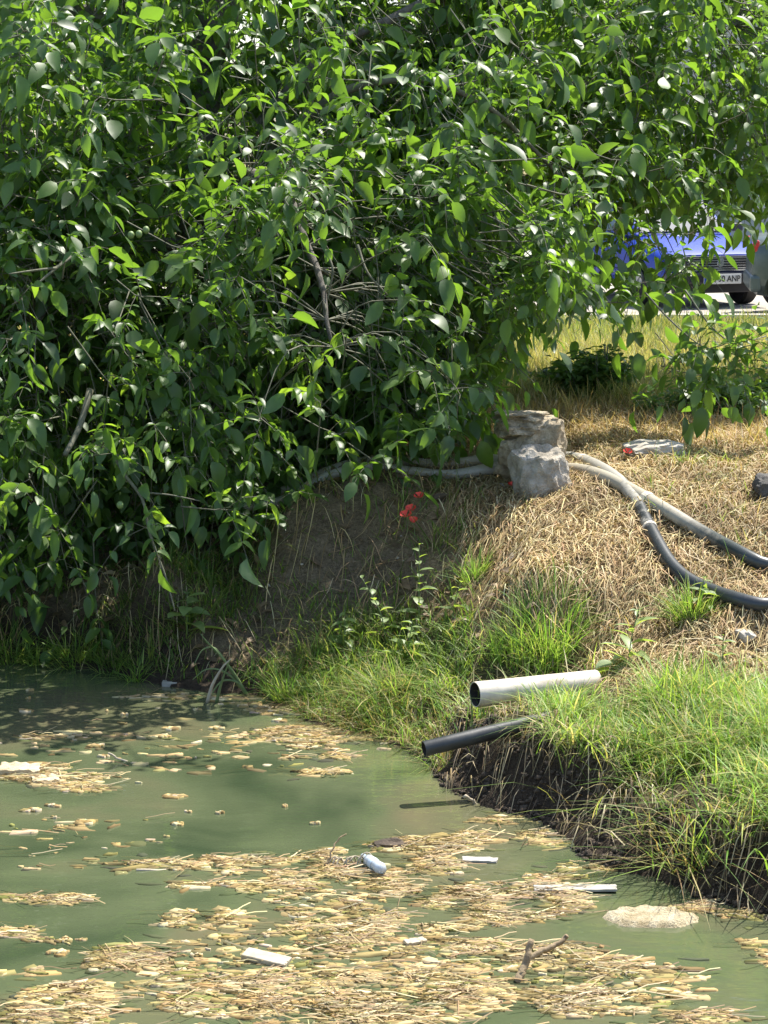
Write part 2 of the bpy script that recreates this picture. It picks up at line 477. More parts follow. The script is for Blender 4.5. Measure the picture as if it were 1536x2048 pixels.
GREEN = np.array([[.13, .25, .045], [.2, .33, .055], [.27, .38, .08], [.33, .41, .11], [.17, .26, .07]])
DRY = np.array([[.42, .32, .15], [.5, .4, .2], [.34, .24, .11], [.28, .19, .09], [.55, .46, .27], [.4, .27, .14]])
def pick(pal, n): 
    c = pal[rng.integers(0, len(pal), n)] * rng.uniform(.75, 1.2, (n, 1)); return c * rng.uniform(.93, 1.07, (n, 3))

# ---------------------------------------------------------------- walnut tree
TREE = Vector((-1.35, 17.3, 1.2))
tree = thing('walnut_tree', TREE, 'big spreading walnut tree whose drooping leafy crown overhangs the pond', 'tree')
def tpart(mb, name, mat, **k):
    mb.v = [tuple(Vector(p) - TREE) for p in mb.v]
    return mb.build(name, mat, tree, smooth=True, **k)
trunk_pts = spline([TREE + Vector((0, 0, -.15)), TREE + Vector((.05, -.05, .9)), TREE + Vector((-.05, -.1, 1.9)), TREE + Vector((.1, 0, 3.2)), TREE + Vector((.05, .1, 4.8))], 5)
tpart(MB().tube(trunk_pts, [.25 - .17 * i / (len(trunk_pts) - 1) + (.08 if i == 0 else 0) for i in range(len(trunk_pts))], 14), 'trunk', M['bark'])
limbs = []
def limb(pts, r0, r1=.012):
    pts = [pts[0]] + [p + Vector((0, .75 if k < len(pts) - 2 else .4, 0)) for k, p in enumerate(pts[1:])]
    q = spline(pts, 6)
    q = [p + Vector(mnoise.noise_vector(p * 2.1)) * .05 for p in q]
    tpart(MB().tube(q, [r0 + (r1 - r0) * i / (len(q) - 1) for i in range(len(q))], 8), 'branch', M['twig'] if r0 < .05 else M['bark'])
    limbs.extend(q)
T = lambda i: trunk_pts[i]
limb([T(7), Vector((-1.7, 15.6, 3.2)), Vector((-1.9, 14.8, 2.9)), Vector((-2.2, 14.2, 2.1))], .06)
limb([T(6), Vector((-1.0, 15.2, 3.0)), Vector((-.6, 14.4, 2.8)), Vector((-.3, 13.9, 2.0))], .08)
limb([T(9), Vector((-.2, 16.2, 4.0)), Vector((1.2, 17.4, 4.5)), Vector((2.8, 18.4, 4.2))], .05)
limb([T(8), Vector((-.3, 15.7, 3.6)), Vector((.6, 16.0, 3.6)), Vector((1.5, 16.9, 2.8))], .045)
limb([T(11), Vector((-2.3, 15.8, 4.8)), Vector((-3.4, 15.4, 4.8))], .06)
limb([T(12), Vector((-.6, 15.6, 5.2)), Vector((.2, 15.5, 5.9))], .045)
limb([T(10), Vector((-2.2, 16.6, 4.2)), Vector((-3.9, 16.4, 3.9)), Vector((-4.8, 15.9, 2.9))], .08)
limb([T(13), Vector((-1.2, 17.2, 5.4)), Vector((-.8, 18.2, 5.6))], .07)
limb([T(14), Vector((0.2, 17.0, 5.6)), Vector((1.6, 17.8, 5.6)), Vector((2.9, 18.2, 5.0))], .07)
limb([T(7), Vector((-1.9, 15.0, 2.5)), Vector((-2.2, 14.2, 1.9)), Vector((-2.5, 13.6, 1.3))], .06)
# branches seen through the leaves
def seen(pix, r0, r1):
    q = spline([at(*p) for p in pix], 6)
    tpart(MB().tube(q, [r0 + (r1 - r0) * i / (len(q) - 1) for i in range(len(q))], 7), 'branch', M['twig'])
seen([(180, 780, 13.9), (160, 850, 13.7), (130, 910, 13.5)], .022, .016)
seen([(160, 500, 13.9), (110, 538, 13.7), (70, 572, 13.6)], .014, .006)
seen([(112, 536, 13.7), (60, 542, 13.6), (18, 548, 13.5)], .009, .004)
seen([(225, 905, 13.5), (250, 950, 13.35), (285, 1000, 13.3), (300, 1070, 13.25), (330, 1150, 13.2), (350, 1222, 13.15)], .012, .004)
seen([(285, 985, 13.4), (340, 990, 13.4), (400, 1002, 13.4)], .006, .003)
seen([(645, 490, 14.4), (665, 535, 14.3), (660, 575, 14.3), (655, 600, 14.3)], .009, .004)
seen([(715, 490, 14.5), (735, 545, 14.4), (775, 590, 14.4)], .01, .005)
seen([(1290, 585, 15.6), (1340, 640, 15.5), (1400, 690, 15.4), (1440, 700, 15.35)], .007, .003)
seen([(1370, 580, 15.6), (1420, 650, 15.5), (1470, 690, 15.4), (1510, 690, 15.35)], .007, .003)
seen([(925, 640, 15.2), (980, 690, 15.1), (1040, 740, 15.0), (1085, 780, 15.0)], .006, .002)

LOW_X = [-1500, 0, 120, 210, 260, 340, 420, 470, 560, 600, 700, 780, 850, 900, 955, 975, 1040, 1080, 1150, 1240, 1300, 1360, 1430, 1490, 1540, 2600]
LOW_Y = [1250, 1225, 1235, 1200, 1170, 1160, 1110, 1070, 1040, 930, 920, 920, 915, 900, 840, 700, 640, 600, 600, 610, 640, 640, 610, 520, 490, 200]
LIT_X = [-3000, 0, 540, 570, 700, 880, 1000, 1060, 1130, 1250, 1350, 1536, 3000]
LIT_Y = [1400, 1395, 1350, 1290, 1220, 1150, 1000, 860, 815, 850, 850, 840, 800]
ELL = [((-1.2, 16.2, 4.6), (3.7, 3.3, 3.6), 1.0), ((-1.9, 14.7, 2.2), (2.6, 1.4, 2.0), 1.0), ((-.3, 15.0, 2.7), (1.9, 1.1, 1.6), 1.0),
       ((2.0, 18.7, 4.3), (2.9, 2.0, 2.5), 1.0), ((-4.6, 15.6, 3.0), (2.2, 1.9, 2.6), .6), ((-1.3, 17.9, 3.0), (3.4, 1.0, 2.2), 1.0)]
# the sprays that hang forward by themselves, and those that the sun reaches through the crown
FRONT = [(1330, 735, 15.5), (1365, 745, 15.5), (1420, 745, 15.4), (1460, 735, 15.3), (1500, 720, 15.3), (1440, 720, 15.3), (1525, 700, 15.3), (1360, 545, 16.2), (1335, 540, 16.4), (1300, 490, 16.4), (1265, 560, 16.0), (1235, 470, 16.4), (1375, 470, 16.5), (1350, 715, 15.5), (1400, 690, 15.4), (1445, 690, 15.35), (1505, 680, 15.35), (1475, 705, 15.3), (1425, 720, 15.35), (1380, 705, 15.45), (1000, 705, 15.1), (1075, 610, 15.4), (1130, 590, 15.6), (1215, 605, 15.7), (1180, 575, 15.7)]
SUNNY = [(560, 345, 13.7), (600, 385, 13.65), (545, 285, 13.8), (590, 430, 13.65), (620, 350, 13.8), (270, 590, 13.5), (40, 600, 13.4), (20, 680, 13.4), (850, 470, 14.2), (830, 370, 14.3), (745, 920, 14.0), (985, 60, 15.0), (945, 80, 15.0),
         (1040, 215, 15.4), (430, 1020, 13.4), (300, 1060, 13.3), (170, 380, 13.5), (720, 240, 14.2), (90, 200, 13.6), (40, 70, 13.8), (330, 110, 14.0), (900, 250, 14.8), (640, 60, 14.4), (1400, 170, 16.5), (1430, 300, 16.6), (1350, 330, 16.6), (1480, 230, 16.6), (1420, 440, 16.4),
         (1500, 90, 16.6), (1380, 60, 16.6), (1210, 60, 16.0), (1150, 300, 16.0), (500, 160, 14.0), (700, 130, 14.4), (380, 760, 13.5), (690, 700, 14.0), (520, 830, 13.6), (230, 200, 13.8), (130, 520, 13.5), (470, 560, 13.7), (800, 600, 14.2), (860, 760, 14.4), (640, 840, 13.9), (1000, 420, 15.0), (820, 180, 14.4), (1060, 100, 15.4), (200, 900, 13.4), (60, 960, 13.3)]
sprays = [(at(*p), Vector((.2, -.6, .3)).normalized()) for p in FRONT + SUNNY]
SPOT = [(1055, 826, 15.0), (1095, 838, 15.0), (1100, 900, 14.4), (440, 1320, 13.3), (470, 1370, 13.3), (400, 1290, 13.3), (20, 1270, 14.1), (75, 1290, 14.0), (225, 1290, 13.9), (838, 1130, 13.1), (838, 1190, 13.1), (745, 1210, 13.0), (640, 1300, 12.9), (1300, 900, 15.0)]
SH = np.array([tuple(at(*p)) for p in SUNNY + SPOT]); SHR = np.array([.2] * len(SUNNY) + [.19, .22, .2] + [.3] * 3 + [.19] * (len(SPOT) - 6)); TS = np.array(TOSUN)
tries = 0
NSPRAY = 4200
while len(sprays) < NSPRAY and tries < 200000:
    tries += 1
    (c, r, wgt) = ELL[random.choices(range(6), [3.4, 2.8, 2.1, 3.5, .5, 1.2])[0]]
    v = Vector([random.gauss(0, 1) for _ in range(3)]).normalized()
    rad = random.random() ** .42
    P = Vector((c[0] + v.x * r[0] * rad, c[1] + v.y * r[1] * rad, c[2] + v.z * r[2] * rad))
    if mnoise.noise(P * 1.3) < -.34 + .12 * random.random(): continue
    if P.z > 5.2 and random.random() < .55: continue
    if P.z > 4.9 and P.x > 1.0 and random.random() < .6: continue
    px, py, dep = project(P)
    low = np.interp(px, LOW_X, LOW_Y)
    if py > low - (75 if px > 560 else 20) + random.uniform(-25, 25): continue
    zg = .5
    for _ in range(4):
        S = P - TOSUN * ((P.z - zg) / TOSUN.z); zg = .5 * zg + .5 * hlook(S.x, S.y)
    S = P - TOSUN * ((P.z - zg) / TOSUN.z)
    sx, sy, _ = project(S)
    if sy > np.interp(sx, LIT_X, LIT_Y) + 25 and random.random() < .98: continue
    if sx > 880 and sy < 740 and random.random() < .6: continue
    dv_ = np.array(P) - SH; tt = dv_ @ TS
    if ((tt > .12) & (np.linalg.norm(dv_ - tt[:, None] * TS, axis=1) < SHR)).any(): continue
    if 560 < px < 985 and 865 < py < 1040 and random.random() < .9: continue
    if 1365 < px < 1620 and 395 < py < 640: continue
    if 1170 < px < 1400 and 380 < py < 560 and random.random() < .6: continue
    if px > 1750 and P.z > 2.5 and random.random() < .7: continue
    if P.z < hlook(P.x, P.y) + (.35 if P.x > -.4 else .12): continue
    sprays.append((P, (P - Vector(c)).normalized()))
# gaps that let the sun down to many sprays of the outer crown
SPA = np.array([tuple(p) for p, _ in sprays]); qx, qy, qd = project(SPA); nf = len(FRONT) + len(SUNNY)
best = {}
for i in range(len(SPA)):
    if 0 < qx[i] < 1536 and 0 < qy[i] < 1200:
        key = (int(qx[i] // 60), int(qy[i] // 60))
        if key not in best or qd[i] < qd[best[key]]: best[key] = i
chosen = random.sample(sorted(best.values()), min(130, len(best)))
gone = np.zeros(len(SPA), bool)
for i in chosen:
    dv_ = SPA - SPA[i]; tt = dv_ @ TS
    gone |= (tt > .14) & (np.linalg.norm(dv_ - tt[:, None] * TS, axis=1) < .15)
gone[:nf] = False
sprays = [s_ for s_, g_ in zip(sprays, gone) if not g_]
LMB = MB(); twigs_mb = MB()
limb_np = np.array([tuple(p) for p in limbs])
leaf_m, leaf_v, leaf_t = [], [], []
nut_pos = []
G = Vector((0, 0, -1))
def rvec(s): return Vector((random.gauss(0, s), random.gauss(0, s), random.gauss(0, s)))
for P, outw in sprays:
    A = (outw + rvec(.35) + G * .15).normalized()
    k = int(np.argmin(((limb_np - np.array(P)) ** 2).sum(1))); L0 = Vector(limb_np[k])
    if (L0 - P).length < .9 and random.random() < .35:
        mid = (L0 + P) / 2 + Vector((0, 0, .12)) + rvec(.05)
        q = spline([L0, mid, P, P + A * .14], 3)
        twigs_mb.tube(q, [.006 - .004 * i / (len(q) - 1) for i in range(len(q))], 4, caps=False)
    else:
        twigs_mb.tube([P - A * .3 + Vector((0, 0, .06)), P, P + A * .14], [.005, .004, .003], 4, caps=False)
    young = random.random()
    nl = random.randint(3, 5); ph0 = random.uniform(0, 6.28)
    u = A.orthogonal().normalized(); w_ = A.cross(u)
    if random.random() < .05: nut_pos.append(P + A * .1 + rvec(.03))
    for j in range(nl):
        ph = ph0 + j * 2.4
        rad = u * math.cos(ph) + w_ * math.sin(ph)
        B = P + A * (.02 + .12 * j / nl)
        D = (A * random.uniform(.3, .8) + rad * .9 + Vector((0, 0, .15)) + rvec(.15)).normalized()
        ln = random.uniform(.2, .36)
        dr = random.uniform(.1, .8)
        rp = [B + D * (ln * t) + G * (dr * ln * t * t) for t in (0, .35, .7, 1.0)]
        twigs_mb.tube(rp, [.003, .0025, .002, .0015], 3, caps=False)
        npair = random.choice((2, 2, 3)); size = random.uniform(.08, .165)
        spots = []
        for q_ in range(npair):
            t = .38 + .55 * q_ / max(1, npair - .2)
            for sgn in (-1, 1): spots.append((t, sgn))
        spots.append((1.0, 0))
        for t, sgn in spots:
            pos_ = B + D * (ln * t) + G * (dr * ln * t * t)
            tan = (D + G * (2 * dr * t)).normalized()
            side = tan.cross(Vector((0, 0, 1)))
            side = side.normalized() if side.length > .05 else u
            if sgn: d_ = tan * random.uniform(.25, .6) + side * sgn + G * random.uniform(-.25, .65) + rvec(.25)
            else: d_ = tan + rvec(.15)
            nrm = Vector((0, 0, 1)) + rvec(.45) + side * sgn * .15
            sc = size * (random.uniform(.75, 1.05) if sgn else 1.2) * (.7 + .3 * t)
            R3 = frame(d_, nrm)
            wsc = sc * random.uniform(.85, 1.25)
            m_ = np.zeros((3, 4), np.float32)
            m_[:, 0] = R3.col[0] * wsc; m_[:, 1] = R3.col[1] * sc; m_[:, 2] = R3.col[2] * sc; m_[:, 3] = pos_
            leaf_m.append(m_); leaf_v.append(random.randrange(len(LT)))
            leaf_t.append(min(1, max(0, random.gauss(.45, .22) + (.45 if young > .88 else 0))))
leaf_m = np.array(leaf_m); leaf_v = np.array(leaf_v); leaf_t = np.array(leaf_t)
# leaves that show largest from the camera become single parts
smp = np.array([(0, t, 0) for t in (.2, .5, .8)] + [(s * .13, t, 0) for s in (-1, 1) for t in (.35, .6)], np.float32)
SP = np.einsum('nij,vj->nvi', leaf_m[:, :, :3], smp) + leaf_m[:, None, :, 3]
lx, ly, ldp = project(SP)
inf = (lx > 0) & (lx < 1536) & (ly > 0) & (ly < 2048)
cell = np.where(inf, (ly // 9).astype(int) * 200 + (lx // 9).astype(int), 0)
zb = np.full(200 * 240, 1e9); np.minimum.at(zb, cell[inf], ldp[inf])
vis = (inf & (ldp < zb[cell] + .05)).mean(1)
ctr = SP[:, 1]; vd = ctr - np.array(CAM); vd /= np.linalg.norm(vd, axis=1)[:, None]
nr = leaf_m[:, :, 2] / np.linalg.norm(leaf_m[:, :, 2], axis=1)[:, None]
score = vis ** 1.5 * np.linalg.norm(leaf_m[:, :, 1], axis=1) * np.linalg.norm(leaf_m[:, :, 0], axis=1) * (np.abs((nr * vd).sum(1)) + .12) / ldp[:, 1] ** 2
top = np.argsort(-score)[:300]
rest = np.ones(len(leaf_m), bool); rest[top] = False
fo = leaf_m.copy(); fo[:, :, 3] -= np.array(TREE)
put('foliage', scatter_leaves('foliage', fo[rest], leaf_v[rest], leaf_t[rest]), M['foliage'], tree, kind='stuff')
leaf_mesh = [np_mesh('leaf', *t) for t in LT]
for k in top:
    o = put('leaf', leaf_mesh[leaf_v[k]], M['leaf'], tree)
    o.matrix_local = Matrix([list(fo[k][i]) for i in range(3)] + [[0, 0, 0, 1]])
twigs_mb.v = [tuple(Vector(p) - TREE) for p in twigs_mb.v]
me = bpy.data.meshes.new('twigs'); me.from_pydata(twigs_mb.v, [], twigs_mb.f); me.shade_smooth()
put('twigs', me, M['twig'], tree, kind='stuff')
bm = bmesh.new(); bmesh.ops.create_icosphere(bm, subdivisions=2, radius=.021, matrix=Matrix.Scale(1.15, 4, (0, 0, 1)))
nm = bpy.data.meshes.new('nut'); bm.to_mesh(nm); bm.free(); nm.shade_smooth()
for px, py, Y in [(278, 468, 13.6), (262, 470, 13.6), (292, 460, 13.62), (400, 305, 13.8), (392, 308, 13.8), (45, 985, 13.3), (240, 1010, 13.2), (700, 290, 14.1), (165, 735, 13.5), (488, 215, 14.0)]:
    nut_pos.append(at(px, py, Y))
for p in nut_pos[:70] if len(nut_pos) < 70 else nut_pos[-70:]:
    put('nut', nm, M['nut'], tree).location = p - TREE

# ---------------------------------------------------------------- grass and straw on the bank
def sample(n, x0, x1, y0, y1):
    return rng.uniform(x0, x1, n), rng.uniform(y0, y1, n)
def lay_straw(n, x0, x1, y0, y1, keep, name, pal, lmin, lmax, wid, lift=.035):
    x, y = sample(n, x0, x1, y0, y1); z = H(x, y); d = sdist(x, y); px, py, _ = project(np.stack([x, y, z], 1))
    k = keep(px, py, d, x, y); x, y = x[k], y[k]; n = len(x)
    az = rng.uniform(0, 2 * np.pi, n); az = np.where(rng.random(n) < .45, -np.pi / 2 - .5 + rng.normal(0, .5, n), az)
    L = rng.uniform(lmin, lmax, n) * rng.uniform(.5, 1, n); bend = rng.normal(0, .55, n)
    cx, cy = x.copy(), y.copy(); out = np.zeros((n, 8, 3), np.float32)
    z0 = rng.uniform(.004, lift, n); arch = rng.uniform(0, lift * 1.6, n)
    wv = wid * rng.uniform(.6, 1.3, n)
    for i in range(4):
        t = i / 3; a_ = az + bend * t
        if i: cx = cx + np.cos(a_) * L / 3; cy = cy + np.sin(a_) * L / 3
        cz = H(cx, cy) + z0 * (1 - .5 * t) + arch * np.sin(t * np.pi)
        hw = wv * (.7, 1, .9, .3)[i] / 2
        wx, wy = -np.sin(a_) * hw, np.cos(a_) * hw
        out[:, 2 * i] = np.stack([cx - wx, cy - wy, cz], 1); out[:, 2 * i + 1] = np.stack([cx + wx, cy + wy, cz + hw * .6], 1)
    tf = np.array([(0, 1, 3), (0, 3, 2), (2, 3, 5), (2, 5, 4), (4, 5, 7), (4, 7, 6)], np.int32)
    Fc = (tf[None] + (np.arange(n) * 8)[:, None, None]).reshape(-1, 3)
    return put(name, np_mesh(name, out.reshape(-1, 3), Fc, np.repeat(pick(pal, n) * (.5 + 1.05 * fbm(x * 2.6, y * 2.6, 131, 4))[:, None], 8, axis=0)), M['straw'], kind='stuff')

o = lay_straw(90000, -3.2, 3.4, 11.4, 17.2, lambda px, py, d, x, y: (d > .15) & (py < gtop(px) + rng.normal(20, 25, len(px))) & (rng.random(len(px)) < np.where(px + .5 * (1100 - py) < 950, .12, 1) * (.55 + .9 * fbm(x * 3, y * 3, 91, 3))), 'dry_straw', DRY, .07, .36, .0052)
tag(o, 'matted pale dry straw lying over the sunny bank slope')
o = lay_straw(5000, .1, 2.4, 9.0, 13.0, lambda px, py, d, x, y: (d > .02) & (d < .5) & (x > .1), 'dead_grass', np.array([[.3, .23, .12], [.2, .15, .08], [.12, .09, .05], [.4, .33, .2]]), .08, .26, .005, .05)
tag(o, 'dead roots and grass hanging over the dark earth cut')

def grass(name, n, box, keep, hmin, hmax, wid, pal, lean=.25, curl=.5, label=None, az=None):
    x, y = sample(n, *box); z = H(x, y); d = sdist(x, y); px, py, _ = project(np.stack([x, y, z], 1))
    k = keep(px, py, d, x, y); P = np.stack([x, y, z], 1)[k]; n = len(P)
    c = pick(pal, n) * (.75 + .5 * fbm(P[:, 0] * 2.3, P[:, 1] * 2.3, 87, 3))[:, None]
    h_ = rng.uniform(hmin, hmax, n) * (.3 + 1.25 * fbm(P[:, 0] * 3.5, P[:, 1] * 3.5, 77, 3))
    V_, F_, T_ = blades(P, h_, wid * rng.uniform(.6, 1.4, n), rng.uniform(0, 2 * np.pi, n) if az is None else rng.normal(az, .9, n), rng.uniform(0, lean * 2, n), rng.uniform(0, curl * 2, n), c)
    return put(name, np_mesh(name, V_, F_, T_), M['blade'], kind='stuff', label=label)

GY_ = np.concatenate([GREEN, GREEN, np.array([[.36, .35, .13], [.42, .37, .17], [.5, .43, .22]])])
grass('bank_grass', 120000, (-.9, 3.2, 9.0, 13.9), lambda px, py, d, x, y: (d > .1) & (py > gtop(px) + rng.normal(0, 22, len(px))) & (rng.random(len(px)) < sstep(.06, .45, d + rng.normal(0, .1, len(px))) * (.08 + 1.1 * sstep(.36, .62, fbm(x * 3.2, y * 3.2, 55, 3))) * sstep(0, 70, py - gtop(px) + 35) * np.where((px > 930) & (px < 1235) & (py > 1345) & (py < 1430 - .1 * (px - 930)), .3, 1)),
      .09, .31, .0075, GY_ * 1.12, .38, .75, 'green grass growing along the water edge of the bank')
grass('hanging_grass', 16000, (.3, 2.6, 9.0, 12.0), lambda px, py, d, x, y: (d > .06) & (d < .36) & (px > 930) & (rng.random(len(px)) < (.15 + .5 * sstep(1150, 1420, px)) * sstep(.35, .6, fbm(x * 4, y * 4, 93, 2)) * 1.6), .14, .34, .0065, np.concatenate([GY_, DRY * .8]), .7, 1.0, 'grass drooping over the crumbling earth cut', az=-2.3)
grass('shore_grass', 14000, (-1.0, .6, 11.6, 13.6), lambda px, py, d, x, y: (d > .0) & (d < .5) & (px > 530) & (px < 900), .08, .2, .006, np.concatenate([GY_, DRY]), .4, .8, 'low tangled yellow green grass at the shallow shore')
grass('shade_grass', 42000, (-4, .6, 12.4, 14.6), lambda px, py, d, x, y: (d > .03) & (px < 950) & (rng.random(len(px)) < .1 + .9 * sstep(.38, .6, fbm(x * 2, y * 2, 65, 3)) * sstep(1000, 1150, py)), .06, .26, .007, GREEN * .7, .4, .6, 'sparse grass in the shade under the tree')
grass('slope_grass', 9000, (-.3, 3.2, 10.6, 16), lambda px, py, d, x, y: (d > .3) & (py < gtop(px) + 120) & (px > 950) & (fbm(x * 2.4, y * 2.4, 15, 3) > .5), .06, .2, .005, np.concatenate([GY_, DRY, DRY]), .4, .5, 'thin mixed grass poking through the straw slope')
MEADOW = np.array([[.34, .32, .11], [.42, .36, .15], [.5, .42, .2], [.24, .27, .08], [.3, .3, .1]])
MEADOW2 = np.array([[.2, .25, .06], [.26, .28, .08], [.3, .3, .1], [.38, .34, .14], [.14, .2, .05]])
grass('meadow_grass', 60000, (-1.0, 6.0, 17.6, 23), lambda px, py, d, x, y: (px > 650) & (px < 1700), .12, .34, .0085, MEADOW, .25, .35, 'tall yellowing grass of the meadow behind the bank')
grass('far_meadow_grass', 46000, (-1.5, 7.5, 22, 26.65), lambda px, py, d, x, y: (px > 650) & (px < 1700), .1, .28, .011, MEADOW2, .25, .35, 'greener short grass in front of the parked cars')
grass('side_meadow_grass', 30000, (-14, 14, 16.5, 26.65), lambda px, py, d, x, y: (px < 700) | (px > 1650), .15, .34, .014, MEADOW, .25, .35, 'yellow grass beyond the tree')
grass('dry_bank_grass', 9000, (.2, 3.6, 15, 18), lambda px, py, d, x, y: (py < 900), .1, .26, .006, DRY, .4, .5, 'dry standing grass behind the stones')

# fallen brown leaves on the shaded slope
x, y = sample(2600, -4.5, .9, 12.8, 15.4); k = sdist(x, y) > .15; x, y = x[k], y[k]; z = H(x, y)
ms = np.zeros((len(x), 3, 4), np.float32)
for i in range(len(x)):
    R3 = frame(Vector((random.gauss(0, 1), random.gauss(0, 1), random.gauss(0, .25))), Vector((0, -.35, 1)) + Vector([random.gauss(0, .3) for _ in range(3)])); sc = random.uniform(.03, .1)
    for c_ in range(3): ms[i, :, c_] = R3.col[c_] * sc
    ms[i, :, 3] = (x[i], y[i], z[i] + .008)
M['litter'] = mat_leaf('fallen_leaf', False, (.07, .045, .02), (.17, .11, .05), (.34, .26, .15), .1, .7)
put('leaf_litter', scatter_leaves('leaf_litter', ms, rng.integers(0, 8, len(x)), rng.random(len(x)).astype(np.float32)), M['litter'], kind='stuff', label='brown fallen leaves on the shaded slope under the tree')

# crumbs of wet earth on the cut
bmc = bmesh.new(); bmesh.ops.create_icosphere(bmc, subdivisions=1, radius=1.0)
cv = np.array([v.co for v in bmc.verts]); cf = np.array([[v.index for v in f.verts] for f in bmc.faces]); bmc.free()
def lumps(name, n, box, keep, r0, r1, mat, label, flat=.7, pal=None):
    x, y = sample(n, *box); d = sdist(x, y); px, py, _ = project(np.stack([x, y, H(x, y)], 1)); k = keep(px, py, d, x, y)
    x, y = x[k], y[k]; z = H(x, y); n = len(x)
    r = rng.uniform(r0, r1, n) * rng.uniform(.4, 1, n)
    Vv = cv[None] * rng.uniform(.35, 1.35, (n, len(cv), 1)) * r[:, None, None] * np.array([1, 1, flat]) + np.stack([x, y, np.maximum(z, 0) + r * .2], 1)[:, None]
    Fc = (cf[None] + (np.arange(n) * len(cv))[:, None, None]).reshape(-1, 3)
    return put(name, np_mesh(name, Vv.reshape(-1, 3), Fc, None, smooth=False), mat, kind='stuff', label=label)
lumps('soil_clods', 26000, (.05, 2.4, 8.9, 12.4), lambda px, py, d, x, y: (d > -.015) & (d < .32) & (fbm(x * 8, y * 8, 5, 3) > .4), .004, .024, M['mudclod'], 'dark crumbling wet earth of the bank cut')
lumps('pebbles', 500, (1.9, 2.6, 11.9, 12.9), lambda px, py, d, x, y: (px > 1400) & (py > 1240) & (py < 1350), .008, .035, M['slab'], 'small pale rubble stones under the right hose', .6)
lumps('pebbles', 160, (-1, 3.0, 12, 15.5), lambda px, py, d, x, y: (d > .4), .006, .02, M['slab'], 'scattered small stones on the straw slope', .6)

def clump(px, py, n, rad, h, name, label, cat, pal=GREEN, wid=.006, lean=.3, curl=.5, P0=None, group=None):
    g = ground(px, py) if P0 is None else P0
    a_ = rng.uniform(0, 6.28, n); r_ = rad * np.sqrt(rng.random(n))
    P = np.stack([np.cos(a_) * r_, np.sin(a_) * r_, np.zeros(n)], 1)
    P[:, 2] = np.maximum(H(P[:, 0] + g.x, P[:, 1] + g.y), 0) - g.z
    V_, F_, T_ = blades(P, rng.uniform(.5, 1.05, n) * h, wid * rng.uniform(.6, 1.3, n), a_ + rng.normal(0, .5, n), rng.uniform(0, lean * 2, n), rng.uniform(0, curl * 2, n), pick(pal, n))
    o = put(name, np_mesh(name, V_, F_, T_), M['blade'], label=label, cat=cat, group=group); o.location = g
    return o
clump(1095, 1290, 420, .17, .3, 'grass_clump', 'bright green tall grass clump above the white pipe', 'grass clump', GREEN * 1.15)
clump(1035, 1295, 260, .13, .22, 'grass_clump', 'lower arching green grass clump left of the tall one', 'grass clump', GREEN)
clump(950, 1160, 130, .07, .22, 'grass_clump', 'small green grass clump at the edge of the shade below the boulder', 'grass clump', GREEN * 1.1)
clump(1385, 1235, 260, .1, .25, 'grass_clump', 'green grass clump growing over the lower hose', 'grass clump', GREEN)
clump(575, 1400, 90, .07, .32, 'grass_clump', 'long bladed grass clump at the left tip of the grassy shore', 'grass clump', GREEN * 1.1, .007, .45, .6)
clump(1365, 930, 160, .1, .13, 'low_weed', 'pale green low weed growing beside the flat stone slab', 'weed', np.array([[.2, .26, .1], [.26, .3, .14]]), .012, .7, .5)
for i, (px, py, n, rd0, h) in enumerate([(20, 1310, 170, .13, .26), (75, 1318, 130, .1, .2), (150, 1318, 140, .11, .22), (225, 1330, 110, .09, .18), (272, 1348, 90, .07, .16)]):
    clump(px, py, n, rd0, h, 'grass_tuft', ('large sunlit grass tuft at the far left of the shaded shore', 'small grass tuft just right of the large left shore tuft', 'middle grass tuft of the row along the left shore', 'fourth grass tuft along the left shore', 'last low grass tuft of the row along the left shore')[i], 'grass tuft', GREEN * 1.1, .007, .6, .8, group='grass tufts along the left shore')
# reed stalks leaning out of the water
rd_ = thing('leaning_reed', on_z(440, 1402), 'tall bent reed stalks standing in the shallow water', 'reed')
rp0 = on_z(440, 1402)
for i, (pix, r0) in enumerate([([(415, 1405), (425, 1370), (445, 1335), (462, 1318)], .007), ([(433, 1405), (440, 1375), (450, 1345), (461, 1318)], .006),
                               ([(495, 1392), (470, 1350), (440, 1310), (415, 1285), (402, 1268)], .006), ([(495, 1392), (468, 1358), (440, 1340), (410, 1340), (385, 1360)], .005), ([(497, 1392), (475, 1365), (445, 1362), (425, 1385), (415, 1402)], .005),
                               ([(480, 1375), (455, 1330), (430, 1297), (405, 1300), (388, 1330)], .005)]):
    Y0 = on_z(*pix[0]).y if i != 5 else on_z(495, 1392).y
    q = spline([at(x_, y_, Y0 - .02 * j) - rp0 for j, (x_, y_) in enumerate(pix)], 5); r0 *= 1.9
    MB().tube(q, [r0 * (1 - .75 * j / (len(q) - 1)) for j in range(len(q))], 5).build('stalk', M['stem'] if i else M['straw'], rd_, smooth=True)
# stalk 0 is dry: give it wood colour
rd_.children[0].data.materials[0] = M['wood']

